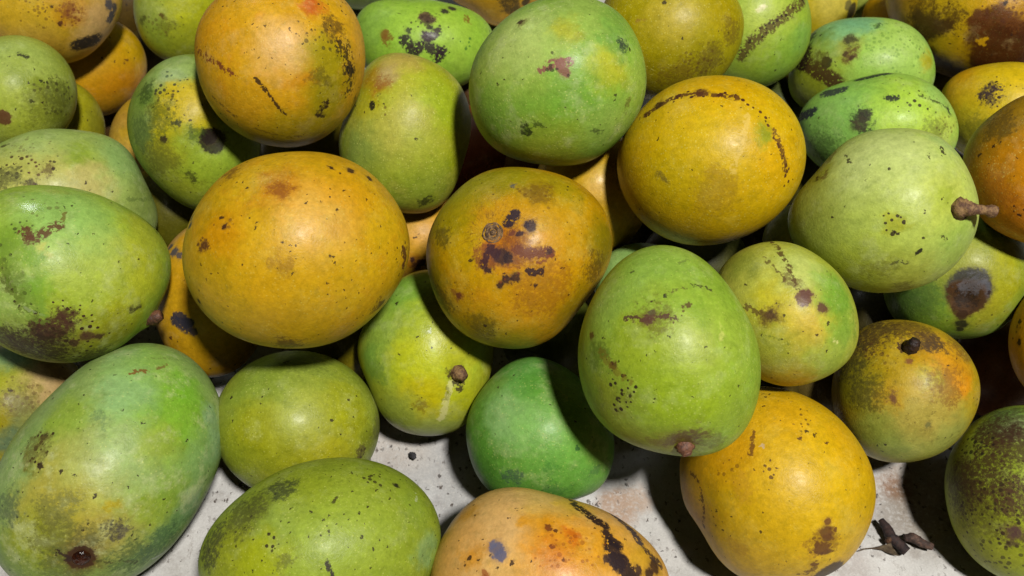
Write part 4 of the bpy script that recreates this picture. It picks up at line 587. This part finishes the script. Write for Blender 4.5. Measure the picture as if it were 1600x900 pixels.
make_mango('X', 'wet shiny green mango at the left edge with sap streaks and brown scurf beneath', [(146, 184, 68), (160, 192, 84), (136, 176, 52)],
    [('p', 210, 430, 60, (174, 184, 46), .85), ('p', 230, 360, 40, (160, 172, 50), .8), ('p', 120, 400, 60, (162, 192, 110), .8), ('p', 100, 330, 60, (140, 188, 104), .8), ('p', 130, 460, 60, (160, 184, 60), .7), ('p', 180, 510, 40, (172, 172, 40), .8), ('p', 20, 470, 40, (140, 176, 90), .7), ('p', 50, 400, 16, (110, 160, 40), .7), ('p', 15, 380, 30, (110, 150, 44), .7), ('p', 60, 450, 20, (104, 164, 40), .7), ('p', 90, 480, 30, (150, 176, 40), .6), ('p', 70, 385, 10, (190, 190, 100), .7), ('p', 150, 545, 60, (124, 116, 40), .7), ('p', 60, 550, 60, (100, 100, 34), .7),
     ('l', [(36, 360), (50, 370), (66, 366), (82, 358), (92, 352)], 8, (96, 56, 34), .92, .25), ('m', 50, 370, 16, (96, 60, 34), .9), ('l', [(98, 345), (99, 332)], 4, (110, 96, 34), .8, .4), ('d', 30, 350, 20, DARK, .7), ('d', 70, 320, 30, (90, 80, 40), .5),
     ('l', [(4, 392), (12, 420), (22, 446), (34, 468), (46, 490)], 16, (52, 40, 24), .95, 1.0), ('l', [(2, 410), (16, 450), (40, 484)], 9, (90, 96, 30), .7, .3), ('m', 20, 440, 26, (70, 76, 24), .6), ('m', 85, 512, 38, (76, 46, 34), .95), ('m', 66, 520, 34, (76, 48, 34), .95), ('m', 105, 500, 26, (76, 46, 34), .9), ('d', 110, 495, 34, (66, 40, 26), .97), ('d', 140, 528, 36, (60, 36, 24), .97), ('d', 100, 540, 60, (56, 36, 22), .9), ('s', 137, 525, 9, (80, 48, 34), .9), ('s', 154, 526, 6, (70, 42, 30)), ('s', 117, 536, 7, (70, 42, 30)), ('m', 60, 545, 60, (50, 34, 20), .9), ('m', 10, 530, 40, (60, 44, 24), .8), ('m', 150, 556, 40, (50, 36, 20), .8), ('l', [(205, 484), (218, 480)], 4, (60, 56, 30), .85, .3), ('m', 210, 480, 12, (90, 86, 40), .7), ('l', [(200, 322), (215, 332), (230, 342)], 4, (70, 80, 40), .7, .4), ('m', 236, 350, 20, (60, 70, 34), .7), ('l', [(40, 480), (55, 490), (66, 492)], 3, (200, 200, 170), .5, .3),
     ('m', 236, 496, 14, (110, 70, 40), .8), ('l', [(6, 385), (22, 430), (58, 494)], 15, (108, 138, 44), .55, .3), ('l', [(50, 392), (60, 440), (66, 492)], 6, (122, 160, 52), .5, .25), ('w', 45, 325, 66)],
    dents=[(44, 470, 26, .0012), (233, 500, 16, -.003)], lent=.55, speck=.35, smudge=.25, gain=(1.15, 1.06, 0.85), bloom=0.35)
make_mango('Y', 'yellowish green mango at the left edge lying behind the wet green one', [(162, 184, 92), (172, 192, 104), (150, 174, 74)],
    [('p', 20, 270, 50, (184, 182, 82), .8), ('p', 100, 275, 50, (188, 182, 88), .7), ('p', 125, 240, 22, (138, 164, 40), .8), ('p', 200, 250, 40, (140, 178, 100), .7), ('p', 60, 215, 40, (164, 190, 106), .6), ('p', 225, 310, 30, (130, 150, 70), .7), ('p', 140, 290, 30, (200, 184, 110), .6),
     ('d', 15, 260, 30, DARK, .8), ('d', 60, 272, 24, BRN, .8), ('m', 10, 280, 26, (84, 84, 44), .8), ('m', 45, 285, 12, DARK, .8), ('m', 72, 268, 16, (96, 76, 34), .8), ('l', [(6, 228), (12, 226)], 4, DARK, .8, .2), ('s', 133, 284, 2.5), ('l', [(200, 312), (225, 312), (240, 308)], 4, (90, 110, 50), .6, .4), ('d', 80, 262, 16, DARK, .8), ('d', 40, 235, 40, BRN, .4)], lent=.3, speck=.4, smudge=.3, bloom=0.4)
make_mango('Z', 'olive green mango at the upper left edge with a small round brown scab', [(156, 170, 54), (166, 180, 70), (142, 156, 40)],
    [('p', 25, 90, 50, (166, 186, 90), .8), ('p', 30, 170, 50, (160, 168, 46), .6), ('p', 105, 180, 26, (110, 116, 34), .7), ('p', 30, 120, 14, (130, 150, 30), .7), ('p', 50, 135, 12, (130, 146, 30), .7), ('p', 5, 150, 30, (170, 186, 70), .5),
     ('s', 5, 184, 11, (96, 54, 36)), ('l', [(28, 83), (35, 86), (41, 88)], 4, (50, 50, 34), .9, .3), ('s', 62, 127, 2.5, BLK), ('s', 74, 130, 2.5, BLK), ('s', 49, 158, 3, BLK), ('m', 90, 145, 34, (80, 84, 30), .7), ('d', 90, 150, 40, DARK, .6), ('m', 70, 170, 40, (96, 100, 30), .5), ('s', 65, 161, 2)], lent=.55, speck=.3, smudge=.35)
make_mango('AA', 'yellow orange mango in the top left corner with a black patch low on its right', [(212, 162, 54), (218, 172, 76), (206, 152, 40)],
    [('p', 30, 25, 50, (214, 168, 24), .8), ('p', 110, 10, 26, (208, 142, 16), .85), ('p', 125, 25, 14, (206, 142, 16), .8), ('p', 155, 30, 30, (216, 176, 112), .85), ('p', 60, 75, 40, (206, 170, 70), .7), ('p', 100, 90, 40, (196, 146, 60), .7), ('p', 140, 60, 22, (214, 178, 110), .6),
     ('l', [(124, 70), (136, 66), (150, 63)], 12, (38, 34, 34), .97, .05), ('s', 134, 68, 11, (40, 36, 36)), ('l', [(172, 30), (176, 20), (178, 14)], 8, (66, 66, 76), .95, .1), ('s', 170, 6, 7, (80, 78, 84), .95), ('s', 95, 36, 4, BRN), ('s', 80, 9, 2.5), ('s', 72, 18, 2.5), ('m', 110, 14, 20, RED, .7), ('d', 115, 20, 18, RED, .7), ('d', 60, 10, 40, BRN, .5)], lent=.2, speck=.5, smudge=.15)
make_mango('AB', 'golden mango deep in the upper left gap, half in black shadow', [(206, 148, 22), (212, 158, 26)], [('p', 195, 150, 40, (206, 130, 24), .8), ('p', 215, 70, 30, (208, 164, 20), .7), ('p', 175, 170, 30, (196, 146, 60), .6), ('l', [(193, 96), (198, 95)], 3, BRN, .8, .3)], lent=.1, speck=.25, smudge=.1, orange=True)
make_mango('AC', 'dull olive mango mostly hidden at the upper left, squeezed between two green ones', [(160, 150, 40), (170, 158, 50)], [('p', 155, 200, 24, (130, 132, 36), .7)], lent=.2, speck=.2, smudge=.2)
make_mango('AD', 'yellow green mango cut by the top edge, left of the orange one', [(164, 176, 44), (174, 184, 50), (150, 164, 40)],
    [('p', 300, 20, 40, (190, 184, 36), .8), ('p', 235, 30, 30, (164, 182, 84), .7), ('p', 250, 60, 26, (140, 164, 40), .7), ('p', 290, 65, 30, (150, 156, 34), .6), ('s', 253, 25, 3, BRN), ('m', 222, 32, 14, (80, 84, 34), .8), ('m', 260, 40, 20, (110, 110, 30), .6), ('d', 250, 40, 34, BRN, .4)], lent=.2, speck=.35, smudge=.3)
make_mango('AE', 'mottled green and yellow mango at the left with a dark stem hollow in shadow', [(126, 156, 60), (138, 166, 64), (104, 138, 44)],
    [('p', 260, 110, 44, (136, 178, 104), .85), ('p', 268, 118, 16, (156, 186, 170), .6), ('p', 280, 105, 26, (150, 182, 110), .6), ('p', 275, 170, 40, (194, 174, 30), .9), ('p', 290, 200, 40, (190, 176, 40), .8), ('p', 295, 150, 26, (200, 176, 50), .7), ('p', 260, 220, 30, (180, 172, 34), .8), ('p', 225, 150, 26, (100, 136, 60), .8), ('p', 215, 200, 26, (116, 148, 80), .8), ('p', 300, 225, 24, (110, 150, 40), .8), ('p', 290, 270, 50, (150, 166, 44), .7), ('p', 330, 260, 40, (140, 176, 50), .7), ('p', 240, 260, 30, (124, 140, 50), .7),  # small bluish pale patch is a painted highlight
     ('s', 256, 219, 6, (44, 30, 26)), ('s', 333, 220, 19, (30, 22, 18)), ('s', 326, 212, 12, (34, 24, 20)), ('m', 228, 140, 22, (60, 80, 30), .85), ('m', 250, 180, 40, (80, 90, 26), .7), ('m', 278, 192, 10, (50, 56, 30), .9), ('m', 220, 210, 36, (80, 100, 50), .7), ('d', 262, 130, 26, (60, 80, 60), .7), ('m', 306, 212, 22, (70, 90, 30), .7), ('m', 297, 276, 16, (50, 50, 20), .8), ('m', 250, 250, 40, (90, 90, 30), .6), ('d', 256, 150, 30, DARK, .6)],
    dents=[(334, 222, 26, .004)], lent=.3, speck=.4, smudge=.6, gain=(1.15, 1.0, 0.8))
make_mango('AF', 'pale yellow mango sliver at the upper left tucked behind the mottled green one', [(204, 160, 60), (210, 170, 76)], [('p', 185, 190, 20, (200, 150, 70), .6)], lent=.2, speck=.2, smudge=.1)
make_mango('AG', 'yellow green mango with a russet blush at its top, left of the round green one', [(180, 180, 60), (190, 186, 72), (166, 172, 52)],
    [('p', 660, 130, 40, (184, 188, 54), .7), ('p', 690, 160, 40, (166, 186, 44), .8), ('p', 580, 120, 24, (192, 138, 50), .85), ('p', 590, 140, 16, (182, 120, 40), .8), ('p', 605, 112, 20, (186, 160, 112), .85), ('p', 630, 92, 30, (200, 174, 96), .8), ('p', 630, 210, 50, (190, 186, 90), .7), ('p', 560, 240, 40, (142, 164, 84), .8), ('p', 600, 290, 50, (158, 172, 60), .7), ('p', 670, 290, 40, (150, 172, 60), .7), ('p', 570, 160, 26, (192, 172, 50), .6), ('p', 660, 240, 40, (172, 182, 64), .6),
     ('l', [(581, 162), (581, 168)], 5, BLK, .95, .05), ('s', 591, 160, 2), ('s', 600, 162, 2), ('m', 595, 130, 20, (150, 96, 40), .7), ('m', 665, 316, 18, (50, 50, 24), .85), ('d', 600, 165, 20, BRN, .6)], lent=.85, speck=.15, smudge=.15, gain=(0.92, 0.94, 0.7))
make_mango('AH', 'bright green mango at the top with ragged black marks, left of the round green one', [(128, 196, 66), (138, 204, 76), (120, 188, 58)],
    [('p', 690, 50, 50, (144, 206, 76), .6), ('p', 575, 40, 30, (116, 180, 80), .7),
     ('s', 664, 26, 9, (110, 80, 60), .9), ('s', 674, 30, 7, (110, 84, 64), .8), ('m', 668, 28, 20, (70, 54, 40), .9), ('s', 694, 17, 6, (44, 30, 40)), ('s', 706, 13, 6, (54, 34, 40)), ('s', 667, 57, 8, (48, 30, 36)), ('l', [(666, 56), (676, 57), (684, 50)], 7, (54, 34, 40), .95, .1), ('l', [(633, 62), (640, 72), (646, 82)], 9, (40, 30, 30), .95, .15), ('l', [(656, 74), (668, 72), (678, 78), (686, 82)], 9, (46, 32, 34), .95, .15), ('l', [(694, 80), (688, 86), (684, 92)], 7, (44, 30, 34), .95, .2), ('s', 637, 48, 4, (60, 70, 40)), ('s', 674, 44, 4, (50, 60, 34)), ('d', 670, 60, 44, DARK, .8), ('m', 605, 56, 14, (130, 96, 30), .9), ('s', 600, 54, 6, (130, 90, 30), .8), ('m', 730, 28, 9, (130, 96, 30), .9), ('d', 728, 68, 16, (70, 120, 40), .8)], lent=.1, speck=.2, smudge=.1, gain=(1.45, 1.0, 0.8), bloom=0.1)
make_mango('AI', 'olive yellow mango at the top, between the round green one and the striped green one', [(186, 160, 36), (194, 168, 44), (174, 150, 32)],
    [('p', 1050, 25, 40, (202, 176, 76), .7), ('p', 1130, 20, 34, (182, 150, 26), .7), ('p', 1100, 90, 40, (168, 146, 34), .7), ('p', 1020, 120, 40, (166, 140, 36), .7), ('s', 1037, 3, 3, DARK), ('s', 1066, 59, 2.5), ('m', 1145, 50, 30, (110, 90, 24), .7), ('m', 1110, 95, 40, (100, 84, 24), .7), ('m', 1000, 30, 10, (150, 110, 50), .6), ('d', 1090, 100, 40, BRN, .5), ('m', 1060, 120, 40, (110, 84, 24), .6)], lent=.7, speck=.3, smudge=.4, gain=(0.9, 0.95, 0.4))
make_mango('AJ', 'green mango at the top edge with one straight dotted dark stripe', [(144, 188, 66), (154, 196, 76), (134, 180, 56)],
    [('p', 1195, 20, 40, (170, 204, 90), .8), ('p', 1220, 100, 40, (124, 180, 66), .7), ('p', 1255, 60, 24, (110, 170, 80), .7), ('p', 1180, 90, 30, (150, 186, 60), .6),
     ('l', [(1254, 0), (1236, 16), (1214, 34), (1194, 50), (1176, 66), (1158, 86)], 10, (96, 80, 40), .92, .3), ('l', [(1254, 0), (1214, 33), (1180, 60), (1158, 86)], 10, (60, 46, 28), .95, 1.0), ('p', 1190, 16, 6, (220, 230, 200), .8)], lent=.2, speck=.15, smudge=.15, gain=(1.25, 1.02, 0.8))  # tiny near-white dot is a glint painted as colour
make_mango('AK', 'small patch of yellow mango at the top edge behind the striped green one', [(218, 186, 38), (224, 194, 52)], [('p', 1305, 5, 30, (214, 198, 90), .7), ('s', 1332, 18, 12, (60, 56, 40), .95), ('s', 1326, 8, 7, (90, 90, 60), .7)], lent=.1, speck=.1, smudge=.1)
make_mango('AL', 'pale lime mango peeking out at the top edge, furthest back on the right', [(184, 200, 74), (192, 206, 84)], [('p', 1330, 10, 20, (196, 206, 96), .5)], lent=.2, speck=.2, smudge=.1)
make_mango('AM', 'amber mango peeking out at the top edge beside the rotting one', [(206, 150, 34), (212, 158, 40)], [('p', 1385, 20, 14, (190, 120, 30), .6)], lent=.1, speck=.2, smudge=.2)
make_mango('AN', 'golden brown mango at the top edge behind the round green one', [(198, 142, 26), (206, 152, 30)], [('p', 760, 5, 30, (186, 138, 34), .7), ('m', 800, 6, 26, (60, 50, 20), .9), ('s', 822, 3, 7, (60, 50, 22)), ('s', 808, 12, 6, (84, 70, 24), .8)], lent=.3, speck=.4, smudge=.3)
make_mango('AO', 'dark green mango just visible at the top edge behind the orange one', [(86, 110, 34), (96, 120, 36)], [('p', 560, 5, 20, (100, 116, 24), .5)], lent=.1, speck=.2, smudge=.2)
make_mango('AP', 'orange mango standing in the gap at the left with two blue black blotches', [(208, 152, 40), (214, 160, 44), (200, 140, 34)],
    [('p', 265, 360, 26, (196, 156, 90), .8), ('p', 255, 365, 14, (176, 120, 70), .7), ('p', 285, 420, 34, (216, 158, 40), .7), ('p', 275, 560, 40, (204, 152, 50), .6),
     ('s', 272, 394, 8, (72, 70, 78), .95), ('s', 266, 386, 6, (72, 70, 78), .95), ('s', 280, 399, 6, (74, 72, 80), .9), ('l', [(274, 500), (284, 506), (292, 512)], 11, (48, 48, 62), .97, .1), ('s', 283, 497, 10, (48, 48, 62), .97), ('s', 292, 505, 10, (50, 48, 60), .97), ('s', 302, 520, 6, (56, 50, 56), .95), ('s', 266, 528, 3, BRN)], lent=.1, speck=.3, smudge=.15, orange=True)
make_mango('AQ', 'orange mango sliver under the stem scarred one with dark spots at its lower side', [(214, 156, 58), (220, 164, 66)], [('p', 650, 410, 14, (180, 110, 40), .8), ('s', 645, 405, 4, (70, 40, 40)), ('s', 658, 411, 7, (60, 38, 36), .95), ('m', 655, 414, 14, (90, 50, 30), .9), ('s', 650, 369, 2.5)], lent=.1, speck=.3, smudge=.1, orange=True)
make_mango('AR', 'yellow and green mango at the lower centre with a short stem beside its shadow edge', [(176, 184, 44), (186, 188, 46), (160, 178, 44)],
    [('p', 630, 450, 50, (128, 178, 66), .85), ('p', 590, 520, 40, (150, 184, 72), .8), ('p', 580, 570, 30, (120, 166, 66), .8), ('p', 650, 570, 46, (196, 196, 60), .8), ('p', 660, 630, 40, (206, 184, 22), .85), ('p', 620, 645, 40, (150, 168, 66), .8), ('p', 690, 670, 40, (158, 172, 84), .7), ('p', 720, 630, 30, (194, 188, 50), .7), ('p', 650, 500, 30, (166, 186, 50), .6), ('p', 600, 580, 26, (160, 184, 50), .6),
     ('l', [(705, 600), (700, 620), (694, 640), (688, 655)], 6, (214, 210, 140), .7, .1), ('s', 620, 473, 3), ('m', 655, 635, 14, (130, 110, 30), .7), ('m', 700, 620, 16, (110, 110, 40), .6), ('p', 666, 519, 5, (220, 230, 200), .9), ('m', 712, 584, 20, (70, 50, 34), .9), ('l', [(712, 590), (714, 600), (718, 606)], 6, (60, 46, 34), .9, .2), ('m', 590, 585, 26, (110, 140, 50), .6)],  # tiny near-white patch is a painted glint
    dents=[(716, 584, 18, .003)], lent=.2, speck=.3, smudge=.2, rough=.3)
make_mango('AS', 'yellow mango with a peach blush at the left edge, under the wet green one', [(176, 160, 54), (184, 168, 60), (156, 148, 50)],
    [('p', 80, 600, 40, (200, 162, 110), .9), ('p', 60, 590, 30, (196, 170, 116), .7), ('p', 15, 555, 30, (112, 156, 104), .85), ('p', 10, 600, 30, (160, 160, 50), .7), ('p', 20, 660, 40, (160, 140, 34), .8), ('p', 20, 690, 26, (90, 120, 90), .85), ('p', 45, 650, 24, (120, 130, 70), .7), ('s', 15, 611, 3), ('m', 30, 630, 30, (110, 100, 40), .6), ('d', 30, 610, 40, BRN, .4)], lent=.25, speck=.4, smudge=.4)
make_mango('AT', 'pale green mango glimpsed deep in the gap between the stem scarred and egg shaped ones', [(150, 190, 100), (158, 196, 108)], [], lent=.2, speck=.1, smudge=.1)
make_mango('AV', 'amber mango in deep shadow under the round green one at the centre', [(200, 148, 30), (206, 156, 40)], [('p', 935, 300, 20, (216, 170, 70), .6)], lent=.2, speck=.2, smudge=.2)
make_mango('AU', 'lime yellow mango glimpsed low in the gap between the arc dotted and pale stemmed ones', [(188, 190, 84), (196, 196, 92)], [], lent=.2, speck=.1, smudge=.1)
make_mango('BA', 'dark reddish mango lost in the black shadow left of the round green one', [(150, 72, 30), (160, 84, 34)], [], lent=.1, speck=.1, smudge=.1, orange=True)
make_mango('FA', 'mango in black shadow in the gap under the biggest golden one', [(150, 130, 30), (160, 140, 36)], [], lent=.1, speck=.2, smudge=.2, gain=(0.55, 0.55, 0.55), bloom=0.0)  # this and later gap fillers: skin colour darkened to paint the gap shade
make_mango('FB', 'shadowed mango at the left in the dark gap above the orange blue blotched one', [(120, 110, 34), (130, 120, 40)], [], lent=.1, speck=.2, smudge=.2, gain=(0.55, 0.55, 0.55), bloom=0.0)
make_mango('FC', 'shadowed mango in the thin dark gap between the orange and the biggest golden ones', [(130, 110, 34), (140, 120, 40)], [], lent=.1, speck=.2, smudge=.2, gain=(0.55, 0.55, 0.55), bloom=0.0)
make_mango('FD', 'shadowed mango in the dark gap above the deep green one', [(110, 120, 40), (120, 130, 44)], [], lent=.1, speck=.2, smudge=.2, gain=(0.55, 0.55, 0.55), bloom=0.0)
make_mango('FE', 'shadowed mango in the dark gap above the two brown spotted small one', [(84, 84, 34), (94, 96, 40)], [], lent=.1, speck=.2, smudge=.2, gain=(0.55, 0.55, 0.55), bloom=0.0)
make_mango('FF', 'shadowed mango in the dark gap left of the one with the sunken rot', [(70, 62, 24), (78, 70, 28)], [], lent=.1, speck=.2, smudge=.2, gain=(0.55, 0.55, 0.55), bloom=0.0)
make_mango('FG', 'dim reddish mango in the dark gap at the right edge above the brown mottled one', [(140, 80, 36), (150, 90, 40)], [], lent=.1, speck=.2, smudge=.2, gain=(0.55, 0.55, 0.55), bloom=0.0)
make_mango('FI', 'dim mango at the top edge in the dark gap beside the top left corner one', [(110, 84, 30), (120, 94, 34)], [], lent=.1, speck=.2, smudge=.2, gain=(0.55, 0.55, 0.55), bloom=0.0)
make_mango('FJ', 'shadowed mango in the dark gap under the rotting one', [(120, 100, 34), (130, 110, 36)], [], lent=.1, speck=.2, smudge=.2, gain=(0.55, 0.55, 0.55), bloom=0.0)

make_mango('FK', 'shadowed mango in the dark gap left of the pale stemmed one', [(90, 84, 30), (100, 94, 34)], [], lent=.1, speck=.2, smudge=.2, gain=(0.55, 0.55, 0.55), bloom=0.0)  # more gap fillers, shade again put into the darkened skin colour
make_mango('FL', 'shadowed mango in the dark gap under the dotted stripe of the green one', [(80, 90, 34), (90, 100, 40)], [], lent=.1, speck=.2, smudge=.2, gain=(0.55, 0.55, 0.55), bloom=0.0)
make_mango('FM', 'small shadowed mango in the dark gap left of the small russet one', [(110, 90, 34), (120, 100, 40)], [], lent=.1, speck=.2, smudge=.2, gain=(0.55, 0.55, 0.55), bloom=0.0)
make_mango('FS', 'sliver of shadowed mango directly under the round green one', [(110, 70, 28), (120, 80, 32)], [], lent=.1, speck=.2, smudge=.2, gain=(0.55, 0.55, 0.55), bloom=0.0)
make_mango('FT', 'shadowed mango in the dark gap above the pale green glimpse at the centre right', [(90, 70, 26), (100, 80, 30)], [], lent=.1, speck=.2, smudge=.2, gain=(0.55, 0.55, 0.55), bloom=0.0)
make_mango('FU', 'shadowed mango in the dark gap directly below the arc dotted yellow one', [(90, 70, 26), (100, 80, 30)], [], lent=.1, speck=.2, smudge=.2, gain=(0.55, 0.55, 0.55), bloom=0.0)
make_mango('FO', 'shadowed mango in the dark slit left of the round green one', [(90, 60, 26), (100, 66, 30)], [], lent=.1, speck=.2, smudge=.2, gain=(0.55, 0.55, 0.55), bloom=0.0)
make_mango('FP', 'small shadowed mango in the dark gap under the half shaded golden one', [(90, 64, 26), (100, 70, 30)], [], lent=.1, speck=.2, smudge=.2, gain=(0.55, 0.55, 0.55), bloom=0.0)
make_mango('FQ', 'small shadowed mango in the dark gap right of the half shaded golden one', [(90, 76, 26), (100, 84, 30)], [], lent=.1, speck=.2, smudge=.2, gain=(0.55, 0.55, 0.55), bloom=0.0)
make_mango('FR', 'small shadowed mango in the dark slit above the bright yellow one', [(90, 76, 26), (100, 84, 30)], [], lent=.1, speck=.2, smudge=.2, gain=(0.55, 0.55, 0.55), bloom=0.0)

# ------------------------------------------------------------------ stems and scars, each a part of its own mango
stem_mat = bark('dry_stem', (156, 122, 78), (96, 64, 46)); dark_stem = bark('dark_stem', (56, 36, 30), (30, 20, 20), rough=.5)
pink_stem = bark('reddish_stem', (128, 84, 60), (74, 46, 36), rough=.5); cork = bark('corky_scar', (150, 118, 76), (74, 52, 36), scale=520.0)
sap = bark('dried_sap', (64, 30, 14), (34, 16, 10), rough=.16, bump=.5)
K = 0.00043
add_stem('G', (1499, 326), [(0.0006, 0, .0028), (.003, -.0004, .0046), (.0062, -.0010, .0058), (.0105, -.0012, .006), (.0138, -.0018, .006), (.0160, -.0024, .006)],
         [.0066, .0054, .0040, .0027, .0023, .0034, .0029], stem_mat, seed=4)
add_stem('X', (238, 497), [(.001, 0, .001), (.0035, .001, .002), (.006, .002, .002)], [.0050, .0042, .0036, .0030], pink_stem, seed=5)
add_stem('O', (1421, 545), [(0, .001, .002), (.0004, .003, .0045), (.0014, .0055, .006)], [.0050, .0042, .0036, .0028], dark_stem, seed=6)
add_stem('E', (1070, 698), [(0, -.001, .001), (.0004, -.0026, .001), (.0008, -.0042, .001)], [.0058, .0044, .0030, .0022], pink_stem, seed=7)
add_stem('AR', (715, 583), [(.0005, 0, .002), (.002, -.0003, .004), (.0045, -.002, .006)], [.0056, .0048, .0040, .0026], stem_mat, seed=8)
add_scar('D', (770, 364), 18, cork)
add_scar('W', (127, 871), 14, sap, rings=5, dome=.0015)

# ------------------------------------------------------------------ scraps lying on the sheet
def scrap(name, label, cat, o):
    o['label'] = label; o['category'] = cat; return o
def gp(x, y, z=0.0):
    r = px_ray(x, y); t = (z - CAM.z) / r.z; return CAM + r * t
twig_mat = bark('twig_bark', (62, 42, 38), (32, 22, 24)); twig_pale = bark('pale_twig_bark', (110, 82, 68), (58, 42, 36))
t1 = tube('twig', [gp(1376, 812, .004), gp(1386, 826, .004), gp(1393, 840, .0042), gp(1404, 850, .004), gp(1417, 862, .004)], [.0018, .0030, .0034, .0032, .0030], twig_mat, seed=11, knob=.08)
scrap('twig', 'thicker dark broken twig lying upright in the picture on the white sheet', 'twig', t1)
knot = gp(1389, 843, .0078); tube('twig_knot', [knot - Vector((0, 0, .003)), knot, knot + Vector((0, -.0002, .0016))], [.0018, .0016, .0010], bark('knot_bark', (112, 76, 48), (74, 50, 34)), t1, seed=3)
t2 = tube('twig', [gp(1413, 841, .0036), gp(1426, 840, .0046), gp(1440, 848, .0040), gp(1457, 855, .0034)], [.0020, .0032, .0027, .0022], twig_pale, seed=12, knob=.10)
scrap('twig', 'shorter twig with a pale brown end, right of the thicker dark one', 'twig', t2)

def leaf_bit():
    top = [gp(1341, 861, .002), gp(1352, 857, .003), gp(1364, 856, .003), gp(1378, 853, .004), (gp(1392, 849, .0075)), gp(1396, 858, .006), gp(1404, 868, .003)]
    bot = [gp(1341, 862, .001), gp(1352, 858.6, .002), gp(1364, 857.8, .002), gp(1378, 860, .001), gp(1386, 864, .001), gp(1395, 867, .001), gp(1404.5, 869, .0015)]
    bm = bmesh.new(); th = Vector((0, 0, .0006))
    rows = []
    for a, b in zip(top, bot):
        rows.append([bm.verts.new(a + th), bm.verts.new(a.lerp(b, .5) + th + Vector((0, 0, .0006))), bm.verts.new(b + th), bm.verts.new(b), bm.verts.new(a.lerp(b, .5) + Vector((0, 0, .0006))), bm.verts.new(a)])
    for r0, r1 in zip(rows, rows[1:]):
        for k in range(6): bm.faces.new((r0[k], r0[(k + 1) % 6], r1[(k + 1) % 6], r1[k]))
    bm.faces.new(rows[0]); bm.faces.new(rows[-1][::-1])
    bmesh.ops.recalc_face_normals(bm, faces=bm.faces)
    me = bpy.data.meshes.new('dry_leaf'); bm.to_mesh(me); bm.free(); me.shade_smooth(); me.materials.append(bark('dry_leaf', (112, 96, 70), (84, 68, 50), scale=150.0, bump=.3))
    return link('dry_leaf', me)
scrap('dry_leaf', 'small curled scrap of dry brown leaf lying under the twigs', 'leaf', leaf_bit())
t3 = tube('crumb', [gp(641, 708, .0012), gp(645, 712, .002), gp(649, 717, .001)], [.0010, .0022, .0009], bark('crumb', (70, 68, 72), (44, 42, 46)), seed=21, knob=.3)
scrap('crumb', 'tiny dark grey crumb on the white sheet at the lower centre', 'crumb', t3)
